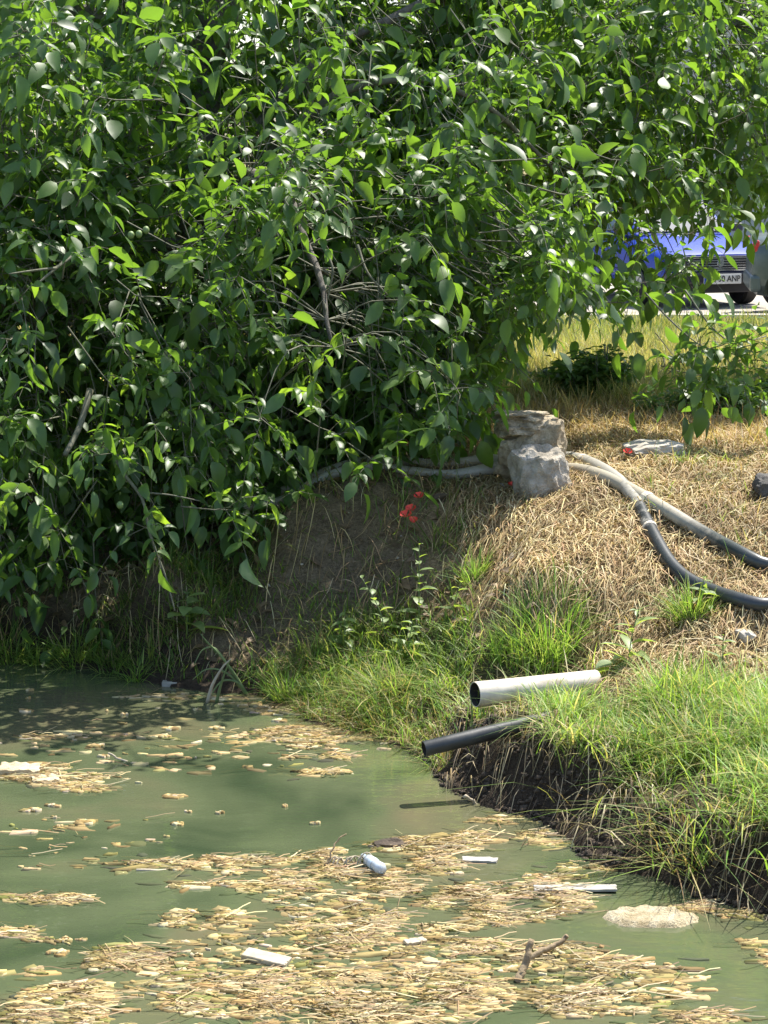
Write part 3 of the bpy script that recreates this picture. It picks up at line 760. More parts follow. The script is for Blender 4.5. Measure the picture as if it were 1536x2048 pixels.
# ---------------------------------------------------------------- weeds, shrubs, poppies
wleaf = [np_mesh('leaf', *LT[i]) for i in (1, 3, 6)]
def weed(px, py, h, label, n=12, ls=.06, lean=(0, 0), name='tall_weed', spread=.6, group=None, wide=1.0, stem_r=.005):
    h *= 1.2; ls *= 1.25
    g = ground(px, py); t = thing(name, g, label, 'weed', group)
    q = spline([(0, 0, -.02), (lean[0] * .3, lean[1] * .3, h * .5), (lean[0], lean[1], h)], 6)
    MB().tube(q, [stem_r * (1 - .6 * i / (len(q) - 1)) for i in range(len(q))], 6).build('stem', M['stem'], t, smooth=True)
    for i in range(n):
        f_ = .15 + .85 * i / (n - 1); b = q[min(len(q) - 1, int(f_ * (len(q) - 1)))]
        a_ = i * 2.4 + random.random(); d_ = Vector((math.cos(a_), math.sin(a_), spread + random.uniform(-.3, .3)))
        s_ = ls * (1.25 - .8 * f_) * random.uniform(.8, 1.2)
        o = put('leaf', wleaf[i % 3], M['weed'], t)
        R3 = frame(d_, Vector((0, 0, 1)) + rvec(.2)).to_4x4()
        o.matrix_local = Matrix.Translation(b) @ R3 @ Matrix.Diagonal((s_ * wide, s_, s_, 1))
    return t
weed(838, 1250, .4, 'tallest upright weed stalk with small pale leaves on the grassy shore', 16, .09, (.0, 0))
weed(775, 1290, .33, 'leaning weed stalk with a nodding leafy tip on the grassy shore', 12, .08, (-.15, 0))
weed(815, 1330, .22, 'short bushy pale weed at the foot of the tallest weed stalk', 16, .1, (.03, 0))
weed(690, 1300, .2, 'pale leafy weed near the left end of the grassy shore', 14, .09, (0, 0), spread=.3)
weed(905, 1240, .18, 'weed with drooping pale leaves at the edge of the shade', 8, .1, (.05, 0))
weed(1255, 1345, .3, 'leafy dock plant with long leaves at the right end of the white pipe', 14, .14, (.06, 0), name='dock_plant', spread=.7, wide=.6)
weed(1225, 1345, .06, 'flat broad leaved rosette beside the white pipe', 6, .13, (0, 0), name='leaf_rosette', spread=.35, wide=1.5)
weed(1400, 1230, .16, 'leafy weed twisted round the lower hose', 12, .1, (.02, 0), spread=.3)
weed(1445, 1335, .14, 'small weed on the rubble right of the dock plant', 8, .07)
weed(375, 1270, .2, 'broad leaved weed in the deep shade by the waterline', 12, .16, (0, 0), spread=.3, wide=1.2)

def bush(px, py, w_, d_, h, n, ls, name, label, tone=0.0, P0=None):
    g = ground(px, py) if P0 is None else P0
    t = thing(name, g, label, 'bush')
    mb = MB()
    ms, vs, ts = [], [], []
    for s_ in range(max(5, n // 60)):
        bx, by = random.gauss(0, w_ * .35), random.gauss(0, d_ * .35); hh = h * random.uniform(.6, 1.05) * max(.45, 1 - abs(bx) / w_ * .5)
        tip = Vector((bx * 1.3, by * 1.3, hh))
        q = spline([(bx * .7, by * .7, -.03), (bx, by, hh * .5), tip], 4)
        mb.tube(q, [.006, *[.004] * (len(q) - 2), .002], 4)
        for i in range(60):
            f_ = random.uniform(.15, 1); b = q[int(f_ * (len(q) - 1))]
            a_ = random.uniform(0, 6.28); dd = Vector((math.cos(a_), math.sin(a_), random.uniform(-.3, .7)))
            R3 = frame(dd, Vector((0, 0, 1)) + rvec(.4)); sc = ls * random.uniform(.6, 1.2)
            m_ = np.zeros((3, 4), np.float32)
            for c_ in range(3): m_[:, c_] = R3.col[c_] * sc
            m_[:, 3] = b + dd * random.uniform(0, .08)
            ms.append(m_); vs.append(random.randrange(8)); ts.append(min(1, max(0, random.gauss(.4 + tone, .2))))
    mb.build('stem', M['twig'], t)
    put('foliage', scatter_leaves('foliage', np.array(ms), np.array(vs), np.array(ts)), M['bush'], t, kind='stuff')
    return t
bush(1200, 812, .42, .3, .5, 2200, .075, 'leafy_bush', 'dark green leafy bush at the edge of the meadow left of the nettles')
bush(1120, 800, .22, .2, .36, 700, .07, 'leafy_bush', 'smaller dark bush left of the larger meadow bush', -.1)
bush(1430, 842, .6, .3, .34, 2200, .065, 'nettle_patch', 'dark green nettle patch under the hanging walnut spray')
bush(1530, 820, .3, .3, .36, 700, .07, 'leafy_bush', 'dark weedy bush at the right edge of the photo')
bush(1310, 838, .2, .15, .16, 350, .05, 'yellow_weed', 'yellowish low weed between the dark bush and the nettles', .5)

def poppy(px, py, h, label, group=None, s=.028, Y=None):
    g = ground(px, py); t = thing('poppy', g, label, 'flower', group)
    MB().tube(spline([(0, 0, -.02), (.01, 0, h * .5), (0, -.01, h)], 4), .0022, 5).build('stem', M['stem'], t)
    for k in range(4):
        a_ = k * math.pi / 2 + random.uniform(-.2, .2); v = []; f = []
        for i in range(4):
            for j in range(5):
                u_ = i / 3; w_ = (j / 4 - .5) * 1.9
                rr = s * u_; zz = s * (.75 * u_ ** 1.5 + .08 * math.sin(j * 2.1) * u_)
                v.append((math.cos(a_ + w_ * (.4 + .45 * u_)) * rr, math.sin(a_ + w_ * (.4 + .45 * u_)) * rr, zz))
        for i in range(3):
            for j in range(4): f.append((i * 5 + j, i * 5 + j + 1, i * 5 + j + 6, i * 5 + j + 5))
        o = MB().add(v, f).build('petal', M['petal'], t, smooth=True); o.location = (0, -.01, h); o.rotation_euler = (.5, random.uniform(-.3, .3), 0)
    return t
poppy(812, 1075, .12, 'largest red poppy of the cluster in the shade below the hoses', s=.036)
poppy(822, 1060, .11, 'pale red poppy at the top of the shaded poppy cluster', s=.032)
poppy(826, 1082, .11, 'red poppy lowest in the shaded poppy cluster', s=.032)
poppy(838, 1030, .1, 'single small poppy above the shaded poppy cluster', s=.03)
poppy(1254, 925, .06, 'tiny poppy left of the flat stone slab', s=.028)
poppy(1022, 988, .05, 'tiny poppy beside the foot of the boulder', s=.022)

# ---------------------------------------------------------------- stones
def rock(loc, dims, seed, name, mat, label, cat, rough=.18, cube=.0, rotz=0, sub=4, planes=9):
    r = random.Random(seed); bm = bmesh.new()
    bmesh.ops.create_icosphere(bm, subdivisions=sub, radius=1.0)
    pl = [(Vector((r.gauss(0, 1), r.gauss(0, 1), r.gauss(0, 1))).normalized(), r.uniform(.62, .9)) for _ in range(planes)]
    for v in bm.verts:
        p = v.co.normalized()
        if cube:
            m_ = max(abs(p.x), abs(p.y), abs(p.z)); p = p.lerp(p / m_ * .85, cube)
        for n, d in pl:
            e = p.dot(n) - d
            if e > 0: p = p - n * e * .92
        p += p.normalized() * (mnoise.fractal(p * 2.0 + Vector((seed, 0, 0)), 1.0, 2.0, 5) * rough + mnoise.fractal(p * 7 + Vector((0, seed, 0)), 1.0, 2.0, 4) * rough * .22)
        v.co = Vector((p.x * dims[0], p.y * dims[1], p.z * dims[2]))
    me = bpy.data.meshes.new(name); bm.to_mesh(me); bm.free(); me.shade_smooth()
    try: me.set_sharp_from_angle(angle=R(24))
    except Exception: pass
    o = put(name, me, mat, label=label, cat=cat); o.location = loc; o.rotation_euler = (0, 0, rotz)
    return o
g = ground(1086, 1003) + Vector((0, .19, .12))
rock(g, (.21, .2, .25), 5, 'boulder', M['stone'], 'pale grey rounded boulder leaning before the squared stone block', 'boulder', .13, .3, .5, 5, 10)
# squared stone block made of layered courses
BY = ground(1086, 1003).y + .52
g = at(1055, 868, BY); gb = H1(g.x, g.y)
top_z = at(1055, 826, BY).z
blk = thing('stone_block', (g.x, g.y, gb), 'squared layered stone block with a flat sunlit top behind the boulder', 'stone')
hh = top_z - gb
def course(loc, dims, seed, rotz, cube=.85):
    o = rock((0, 0, 0), dims, seed, 'stone_course', M['block'], None, None, .22, cube, rotz, 5, 8)
    o.parent = blk; o.location = loc
course((.015, 0, hh * .36), (.235, .22, hh * .6), 61, -.15)
course((-.01, -.01, hh * .8), (.2, .2, hh * .2), 67, .25)
course((-.025, .0, hh * .97), (.19, .19, hh * .085), 71, .1, .95)
g = ground(1305, 915)
rock(g + Vector((0, 0, .05)), (.2, .2, .055), 21, 'stone_slab', M['slab'], 'flat pale stone slab lying on the dry grass right of the hoses', 'stone', .12, .8, .2, planes=3)
g = ground(1545, 990)
rock(g + Vector((0, 0, .03)), (.12, .14, .12), 31, 'dark_rock', M['darkrock'], 'dark rock cut by the right edge of the photo', 'rock', .2, .2)
g = ground(1008, 978)
rock(g + Vector((0, 0, .01)), (.06, .05, .025), 33, 'small_stone', M['slab'], 'small pale flat stone left of the boulder foot', 'stone', .12, .5, .3, 3)
g = ground(1490, 1280)
rock(g + Vector((0, 0, .01)), (.07, .07, .045), 35, 'rubble_stone', M['slab'], 'pale rubble stone below the end of the lower hose', 'stone', .15, .4, .3, 3)

# ---------------------------------------------------------------- hoses and pipes
def worn_pipe(name, pale, dark, y0, y1, axis):
    """black polythene hose, its dusty sun-bleached length pale"""
    m, nt, bs = new_mat(name)
    tc = N(nt, 'ShaderNodeNewGeometry'); sx = N(nt, 'ShaderNodeSeparateXYZ'); nt.links.new(tc.outputs['Position'], sx.inputs[0])
    n1 = noise_n(nt, 8, 5, .7, tc.outputs['Position'])
    ad = N(nt, 'ShaderNodeMath', operation='MULTIPLY_ADD'); nt.links.new(n1.outputs[0], ad.inputs[0]); ad.inputs[1].default_value = .5; nt.links.new(sx.outputs[axis], ad.inputs[2])
    mr = N(nt, 'ShaderNodeMapRange'); mr.inputs[1].default_value = y0 + .25; mr.inputs[2].default_value = y1 + .25
    nt.links.new(ad.outputs[0], mr.inputs[0])
    n2 = noise_n(nt, 40, 5, .7, tc.outputs['Position'])
    c1 = mixc(nt, n2.outputs[0], tuple(x * .75 for x in pale), tuple(x * 1.15 for x in pale))
    c2 = mixc(nt, n2.outputs[0], tuple(x * .6 for x in dark), tuple(x * 1.6 for x in dark))
    nt.links.new(mixc(nt, mr.outputs[0], c1, c2), bs.inputs['Base Color'])
    bs.inputs['Roughness'].default_value = .38
    bump(nt, n2.outputs[0], .15, .004, bs); return m
M['hoseA'] = worn_pipe('bleached_hose', (.38, .36, .31), (.03, .033, .036), 1.46, 1.56, 0)
M['hoseB'] = worn_pipe('dusty_hose', (.4, .36, .28), (.03, .036, .036), 1.7, 1.95, 0)
def hose(pix, r, mat, label):
    base = ground(pix[4][0], pix[4][1]); pts = []
    for px, py, Y in pix:
        p = ground(px, py, r * (1.15 if px > 1150 else .8)) if 560 < px < 1540 else at(px, py, Y)
        pts.append(p)
    e0, e1 = ground(985, pix[-3][1] - 66, r * 1.6), ground(560, pix[-3][1], r * 1.2)
    pts = [p for p, q_ in zip(pts, pix) if q_[0] >= 1060] + [Vector((p.x, p.y, max(p.z, H1(p.x, p.y) + r * .5))) for p in [e0.lerp(e1, t) for t in (.0, .2, .4, .6, .8, 1.0, 1.2)]]
    q = spline(pts, 8)
    q = [Vector((p.x, p.y, max(p.z, H1(p.x, p.y) + r * .5))) if p.x > .9 else p for p in q]
    for _ in range(3): q = [q[0]] + [(q[i - 1] + q[i] * 2 + q[i + 1]) / 4 for i in range(1, len(q) - 1)] + [q[-1]]
    t = thing('hose', base, label, 'hose')
    MB().tube([p - base for p in q], [r * (.7 + .3 * min(1, max(0, (p.x - .3) / .5))) for p in q], 16).build('hose_tube', mat, t, smooth=True)
    return t, q, base
hA, qA, bA = hose([(1760, 1260, 12.65), (1650, 1240, 12.75), (1536, 1220, 12.85), (1420, 1184, 13.0), (1350, 1140, 13.15), (1305, 1070, 13.5), (1262, 990, 14.0), (1210, 942, 14.4), (1140, 915, 14.7), (1060, 930, 14.98), (970, 938, 15.0),
                   (850, 955, 14.9), (700, 980, 14.75), (570, 1003, 14.6), (450, 1020, 14.5), (380, 1032, 14.4)], .041, M['hoseA'], 'lower faded hose curving down from the boulder to the right edge')
hB, qB, bB = hose([(1760, 1260, 13.0), (1650, 1200, 13.2), (1536, 1136, 13.45), (1420, 1074, 13.85), (1330, 1022, 14.15), (1265, 982, 14.4), (1200, 952, 14.65), (1140, 938, 14.82), (1060, 945, 15.0), (960, 958, 14.9), (850, 970, 14.8), (760, 985, 14.7), (650, 1003, 14.55), (560, 1016, 14.45)],
                  .041, M['hoseB'], 'upper straight dusty hose running from the boulder to the right edge')
def ring(q, base, px, r, w_, name, mat, parent):
    pj = [project(p)[0] for p in q]; i = int(np.argmin(np.abs(np.array(pj) - px))); i = min(max(i, 1), len(q) - 2)
    t = (q[i + 1] - q[i - 1]).normalized(); c = q[i] - base
    MB().tube([c - t * w_, c - t * w_ * .6, c + t * w_ * .6, c + t * w_], [r, r + .002, r + .002, r], 18).build(name, mat, parent, smooth=False)
ring(qA, bA, 1299, .044, .012, 'clamp', M['clamp'], hA)
ring(qA, bA, 1168, .043, .03, 'coupling', M['clamp'], hA)
ring(qB, bB, 1300, .044, .03, 'coupling', M['clamp'], hB)

def open_pipe(A, B, r, th, mat, name, label, n=28):
    A = Vector(A); B = Vector(B); t = (B - A).normalized(); L = (B - A).length
    u = t.cross(Vector((0, 0, 1))).normalized(); w_ = t.cross(u)
    prof = [(0, r - th), (0, r), (.004, r + .001), (L * .33, r), (L * .66, r * 1.004), (L, r), (L, r - th), (L * .5, r - th), (.003, r - th)]
    v = []; f = []
    for (s_, rr) in prof:
        for k in range(n):
            a_ = 2 * math.pi * k / n; v.append(t * s_ + (u * math.cos(a_) + w_ * math.sin(a_)) * rr)
    m_ = len(prof)
    t_ = thing(name, A, label, 'pipe')
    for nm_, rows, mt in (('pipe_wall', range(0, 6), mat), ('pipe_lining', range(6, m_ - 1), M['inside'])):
        f = []
        for i in rows:
            for k in range(n): f.append((i * n + k, i * n + (k + 1) % n, (i + 1) * n + (k + 1) % n, (i + 1) * n + k))
        me = bpy.data.meshes.new(nm_); me.from_pydata(v, [], f)
        bm = bmesh.new(); bm.from_mesh(me); bmesh.ops.delete(bm, geom=[q for q in bm.verts if not q.link_faces], context='VERTS'); bmesh.ops.recalc_face_normals(bm, faces=bm.faces); bm.to_mesh(me); bm.free(); me.shade_smooth()
        try: me.set_sharp_from_angle(angle=R(40))
        except Exception: pass
        put(nm_, me, mt, t_)
    return t_
open_pipe(at(950, 1389, 11.7), at(1192, 1364, 12.0), .066, .004, M['pvc'], 'white_pipe', 'wide cream white plastic pipe lying in the grass with its open end over the bank')
open_pipe(at(848, 1498, 11.1), at(1098, 1437, 11.3), .039, .004, M['black'], 'black_pipe', 'black plastic pipe jutting out over the water below the white pipe')

# ---------------------------------------------------------------- floating things
def flakes(pts, rx, ry, seed, thick=.005):
    r = np.random.default_rng(seed); n = len(pts); k = 8
    ang = np.linspace(0, 2 * np.pi, k, endpoint=False)[None] + r.normal(0, .18, (n, k))
    rr = r.uniform(.55, 1.15, (n, k))
    ox = np.cos(ang) * rr * rx[:, None]; oy = np.sin(ang) * rr * ry[:, None]
    rot = r.normal(0, .35, n)
    X = ox * np.cos(rot)[:, None] - oy * np.sin(rot)[:, None]; Y = ox * np.sin(rot)[:, None] + oy * np.cos(rot)[:, None]
    V_ = np.zeros((n, 2 * k + 1, 3), np.float32)
    tilt = r.normal(0, .035, (n, 2)); zz = pts[:, 2:3] + thick
    V_[:, :k, 0] = pts[:, :1] + X; V_[:, :k, 1] = pts[:, 1:2] + Y; V_[:, :k, 2] = -.006
    V_[:, k:2 * k, 0] = pts[:, :1] + X * .93; V_[:, k:2 * k, 1] = pts[:, 1:2] + Y * .93
    V_[:, k:2 * k, 2] = np.maximum(zz + X * tilt[:, :1] + Y * tilt[:, 1:] + r.uniform(-.002, .004, (n, k)), .002)
    V_[:, 2 * k, :2] = pts[:, :2]; V_[:, 2 * k, 2] = pts[:, 2] + thick * r.uniform(.8, 2.2, n)
    tf = []
    for i in range(k):
        j = (i + 1) % k; tf += [(i, j, k + j), (i, k + j, k + i), (k + i, k + j, 2 * k)]
    tf = np.array(tf, np.int32)
    Fc = (tf[None] + (np.arange(n) * (2 * k + 1))[:, None, None]).reshape(-1, 3)
    return V_.reshape(-1, 3), Fc, 2 * k + 1
SCUM = np.array([[.46, .35, .15], [.56, .46, .25], [.38, .28, .11], [.62, .54, .36], [.26, .19, .07], [.15, .12, .045], [.5, .4, .19], [.22, .22, .06], [.32, .25, .1]]) * np.array([.84, .8, .74])
m = mat_blade('dried_scum', .05, .85); M['scum'] = m
BLOBS = [(40, 1545, 60, 16, 1), (95, 1562, 45, 9, 1), (160, 1577, 45, 7, .9), (70, 1475, 35, 4, .8), (225, 1470, 22, 4, .8), (130, 1560, 80, 14, .25),
         (330, 1727, 75, 7, 1), (470, 1737, 120, 20, 1), (600, 1732, 60, 20, 1), (545, 1775, 85, 12, .9), (430, 1765, 60, 8, .5), (700, 1730, 90, 36, 1), (810, 1735, 110, 38, 1), (800, 1692, 70, 16, 1), (890, 1690, 60, 16, .8),
         (960, 1675, 60, 9, .8), (1060, 1668, 50, 9, .7), (690, 1515, 42, 7, .9), (640, 1545, 55, 5, .7), (580, 1515, 25, 3, .7), (120, 1800, 60, 9, 1), (40, 1797, 35, 5, 1),
         (250, 1915, 60, 20, 1), (215, 1932, 45, 9, .8), (590, 1845, 30, 26, .8), (400, 1850, 70, 10, .7), (490, 1842, 60, 12, .7), (430, 1835, 100, 14, .4), (370, 1772, 30, 8, .6),
         (930, 1785, 200, 26, 1), (1010, 1808, 150, 28, 1), (860, 1845, 180, 18, .9), (1000, 1840, 90, 14, .8), (740, 1870, 120, 18, .75), (680, 1848, 80, 10, .6), (900, 1892, 100, 11, 1), (760, 1895, 140, 9, .9), (820, 1815, 160, 22, .45), (1130, 1800, 70, 12, .7),
         (350, 1958, 50, 28, .9), (420, 1985, 120, 25, .9), (130, 1995, 90, 28, .95), (110, 2030, 110, 16, 1), (400, 2025, 140, 22, 1), (610, 1955, 120, 16, .9), (640, 1995, 190, 36, 1), (620, 2035, 260, 18, 1),
         (820, 1965, 160, 22, .95), (930, 1990, 170, 22, 1), (1040, 2000, 160, 26, 1), (1190, 2005, 130, 26, .95), (1240, 1985, 70, 14, .9), (1150, 1942, 90, 14, .9), (1220, 1928, 80, 12, .8), (1050, 1920, 60, 26, .8), (1100, 1895, 60, 8, .6),
         (1525, 1910, 26, 26, .9), (1440, 2036, 110, 14, 1), (1430, 1818, 80, 12, .9), (1480, 1832, 40, 6, .7), (1150, 1688, 90, 8, .5), (1200, 1735, 90, 10, .4), (1110, 1755, 60, 6, .5),
         (30, 1865, 50, 10, .4), (110, 1880, 60, 6, .4), (40, 1945, 50, 8, .4), (700, 1780, 200, 50, .06), (800, 1950, 600, 90, .1), (640, 1470, 160, 16, .3), (700, 1490, 130, 10, .35), (560, 1420, 60, 9, .5), (1000, 1640, 80, 8, .35), (330, 1340, 60, 7, .25),
         (320, 1395, 70, 5, .2), (480, 1400, 60, 8, .4), (150, 1690, 250, 60, .012), (300, 1500, 300, 60, .012), (100, 2060, 300, 30, .9), (800, 2080, 700, 30, .8)]
sp_pts = []; sp_r = []
for (cx, cy, rx, ry, dn) in BLOBS:
    # area on the water in square metres decides how many flakes
    a0 = on_z(cx - rx, cy); a1 = on_z(cx + rx, cy); b0 = on_z(cx, cy + ry); b1 = on_z(cx, cy - ry)
    wx, wy = (a1.x - a0.x) / 2, (b1.y - b0.y) / 2; c0 = Vector(((a0.x + a1.x) / 2, (b0.y + b1.y) / 2, 0))
    area = math.pi * wx * wy; n = int(area * 5200 * dn) + 3
    a_ = rng.uniform(0, 6.28, n); r_ = np.sqrt(rng.random(n)) * (1 + .45 * (vn(np.cos(a_) * 2.2 + cx, np.sin(a_) * 2.2 + cy, 9) - .5))
    X = c0.x + np.cos(a_) * r_ * wx; Yv = c0.y + np.sin(a_) * r_ * wy
    ok = (fbm(X * 9, Yv * 6, 71, 4) > .465) if dn > .3 else np.ones(n, bool)
    sp_pts.append(np.stack([X[ok], Yv[ok], rng.uniform(-.001, .006, ok.sum())], 1))
SPT = np.concatenate(sp_pts); ok = sdist(SPT[:, 0], SPT[:, 1]) < .02; SPT = SPT[ok]; n = len(SPT)
s_ = rng.gamma(2.0, .0042, n) + .005
big = rng.random(n) < .03; s_ = np.where(big, s_ * 1.6, s_)
V_, F_, kk = flakes(SPT, s_ * rng.uniform(1.2, 3.6, n), s_ * rng.uniform(.5, 1.2, n), 3, .0016)
put('floating_scum', np_mesh('floating_scum', V_, F_, np.repeat(pick(SCUM, n), kk, axis=0)), M['scum'], kind='stuff', label='tan flakes of dried scum floating in mats on the pond')
# soft brown film that knits the flakes into mats
nb = 2600; PB = SPT[rng.integers(0, n, nb)].copy(); PB[:, :2] += rng.normal(0, .015, (nb, 2)); PB[:, 2] = .0018
V_, F_, kk = flakes(PB, rng.uniform(.025, .085, nb), rng.uniform(.012, .04, nb), 6, .0006)
FILM = np.array([[.27, .2, .08], [.34, .26, .11], [.22, .17, .065], [.2, .18, .06], [.4, .32, .16]])
put('scum_film', np_mesh('scum_film', V_, F_, np.repeat(pick(FILM, nb), kk, axis=0)), M['scum'], kind='stuff', label='soft brown scum film holding the floating flakes together')
# dark olive algae film between and around the mats
na = 900; ii = rng.integers(0, n, na); PA = SPT[ii] + np.stack([rng.normal(0, .04, na), rng.normal(0, .07, na), np.zeros(na)], 1); PA[:, 2] = .0005
PA = PA[sdist(PA[:, 0], PA[:, 1]) < -.05]; na = len(PA)
V_, F_, kk = flakes(PA, rng.uniform(.02, .08, na), rng.uniform(.01, .04, na), 4, .0003)
ALG = np.array([[.05, .06, .018], [.07, .08, .02], [.09, .085, .03], [.045, .05, .022]])
put('algae_film', np_mesh('algae_film', V_, F_, np.repeat(pick(ALG, na), kk, axis=0)), M['scum'], kind='stuff', label='dark olive algae film between the scum mats')
# straws floating among the scum
ns = 2800; ii = rng.integers(0, n, ns); P = SPT[ii].copy(); az = rng.normal(0, .5, ns) + np.where(rng.random(ns) < .5, 0, np.pi); L = rng.uniform(.04, .2, ns)
wv = .004
out = np.zeros((ns, 8, 3), np.float32)
for i in range(4):
    t = i / 3; a_ = az + rng.normal(0, .12, ns)
    cx = P[:, 0] + np.cos(az) * L * t; cy = P[:, 1] + np.sin(az) * L * t + rng.normal(0, .004, ns); cz = .008 + rng.uniform(0, .012, ns)
    out[:, 2 * i] = np.stack([cx + np.sin(az) * wv / 2, cy - np.cos(az) * wv / 2, cz], 1); out[:, 2 * i + 1] = np.stack([cx - np.sin(az) * wv / 2, cy + np.cos(az) * wv / 2, cz + .002], 1)
tf = np.array([(0, 1, 3), (0, 3, 2), (2, 3, 5), (2, 5, 4), (4, 5, 7), (4, 7, 6)], np.int32)
Fc = (tf[None] + (np.arange(ns) * 8)[:, None, None]).reshape(-1, 3)
put('floating_straw', np_mesh('floating_straw', out.reshape(-1, 3), Fc, np.repeat(pick(np.concatenate([DRY, DRY * .5]), ns), 8, axis=0)), M['straw'], kind='stuff', label='loose straws floating among the scum mats')
# single scum patches on open water
LONE = [(60, 1382, 12), (55, 1398, 10), (50, 1423, 22), (216, 1423, 8), (250, 1430, 12), (365, 1388, 18), (395, 1420, 12), (340, 1458, 26), (155, 1471, 14), (188, 1493, 26), (205, 1514, 16), (330, 1475, 18), (435, 1457, 24), (520, 1463, 16), (110, 1547, 14),
                                  (350, 1594, 34), (375, 1625, 12), (440, 1627, 16), (355, 1649, 18), (62, 1621, 28), (105, 1613, 22), (108, 1637, 12), (170, 1645, 30), (120, 1654, 12), (565, 1614, 12), (560, 1442, 22), (500, 1410, 34), (630, 1648, 16), (128, 1882, 24), (113, 1907, 30), (395, 1912, 20), (450, 1912, 8)]
def band(py): return 0 if py < 1436 else 1 if py < 1560 else 2 if py < 1700 else 3
BANDS = ['in the band nearest the far shore', 'in the band level with left foam slab', 'on open water before the middle mat', 'among those left of the front mats']
ORD = 'first second third fourth fifth sixth seventh eighth ninth tenth eleventh twelfth thirteenth fourteenth'.split()
for i, (px, py, w_) in enumerate(LONE):
    row = sorted(p for p in LONE if band(p[1]) == band(py)); size_ = 'larger' if w_ > 20 else 'small'
    lone_label = size_ + ' tan scum patch, ' + ORD[row.index((px, py, w_))] + ' from left ' + BANDS[band(py)]
    c = on_z(px, py); w2 = w_ * c.y / F / 1.0
    k = max(3, int(w_ / 2.2)); r_ = np.random.default_rng(100 + i)
    pts = np.stack([r_.uniform(-w2 * .5, w2 * .5, k), r_.normal(0, w2 * .2, k), r_.uniform(0, .004, k)], 1)
    s2 = w2 * r_.uniform(.2, .36, k)
    v_, f_, q_ = flakes(pts, s2 * 1.4, s2 * .9, 200 + i, .006)
    put('scum_patch', np_mesh('scum_patch', v_, f_, np.repeat(pick(SCUM[:5], k), q_, axis=0)), M['scum'], label=lone_label, cat='scum', group='lone scum patches on the open water').location = c

def slab_at(px, py, dims, rotz, mat, name, label, cat, seed=0, tilt=(0, 0), z=.0, rough=.08):
    """a thick uneven plate lying on the water"""
    c = on_z(px, py); bm = bmesh.new(); bmesh.ops.create_cube(bm, size=1.0)
    bmesh.ops.subdivide_edges(bm, edges=bm.edges, cuts=7, use_grid_fill=True)
    for v in bm.verts:
        p = v.co
        e = mnoise.noise(Vector((p.x * 5 + seed, p.y * 5, seed * 3.1))) * rough
        k = 1 + e
        zz = p.z * dims[2] + (mnoise.noise(Vector((p.x * 6 + seed, p.y * 6, 7))) * dims[2] * .5 * (rough * 8) if p.z > 0 else 0)
        v.co = Vector((p.x * dims[0] * k, p.y * dims[1] * k, zz))
    bmesh.ops.bevel(bm, geom=[e for e in bm.edges if e.calc_face_angle(0) > .9], offset=min(dims) * .12, segments=1, affect='EDGES')
    me = bpy.data.meshes.new(name); bm.to_mesh(me); bm.free()
    o = put(name, me, mat, label=label, cat=cat); o.location = c + Vector((0, 0, z)); o.rotation_euler = (tilt[0], tilt[1], rotz)
    return o
slab_at(533, 1923, (.19, .075, .022), -.35, M['wood'], 'wood_block', 'short pale sawn board floating near the front scum mats', 'board', 1, (.1, .1), .014, .02)
slab_at(40, 1543, (.2, .16, .03), .1, M['foam'], 'foam_block', 'pale foam slab with broken edges floating at the left edge', 'foam', 2, (0, .03), .014, .14)
slab_at(92, 1562, (.14, .1, .02), .3, M['foam'], 'foam_piece', 'thin foam piece floating just right of the left foam slab', 'foam', 6, (0, 0), .008, .2)
slab_at(1150, 1781, (.36, .07, .012), -.03, M['greywood'], 'grey_board', 'long thin grey board floating between the mats below the bank', 'board', 3, (0, -.02), .01, .03)
slab_at(960, 1722, (.16, .06, .01), -.1, M['greywood'], 'plastic_scrap', 'narrow whitish scrap floating right of the bottle', 'litter', 4, (0, 0), .006, .12)
# crusted raft: irregular rounded outline
c = on_z(1298, 1838); v = [(0, 0, .022)]; f = []
K = 40
for ring_ in range(1, 7):
    for k in range(K):
        a_ = 2 * math.pi * k / K; rr = ring_ / 6 * (1 + .24 * mnoise.noise(Vector((math.cos(a_) * 1.8, math.sin(a_) * 1.8, 4))) + .13 * mnoise.noise(Vector((math.cos(a_) * 7, math.sin(a_) * 7, 2))))
        x_, y_ = math.cos(a_) * rr * .205, math.sin(a_) * rr * .13
        v.append((x_, y_, .022 + .014 * mnoise.noise(Vector((x_ * 14, y_ * 22, 1))) + .006 * mnoise.noise(Vector((x_ * 60, y_ * 60, 3))) if ring_ < 6 else -.01))
for k in range(K): f.append((0, 1 + k, 1 + (k + 1) % K))
for r_ in range(5):
    for k in range(K): f.append((1 + r_ * K + k, 1 + (r_ + 1) * K + k, 1 + (r_ + 1) * K + (k + 1) % K, 1 + r_ * K + (k + 1) % K))
M['raft'] = mat_noise('crusted_scum', (.3, .22, .1), (.55, .46, .29), 16, .9, 1.0, .03, c2=(.68, .61, .45))
MB().add(v, f).build('scum_raft', M['raft'], None, smooth=True, label='largest crusted pale raft floating off the right bank', cat='raft').location = c
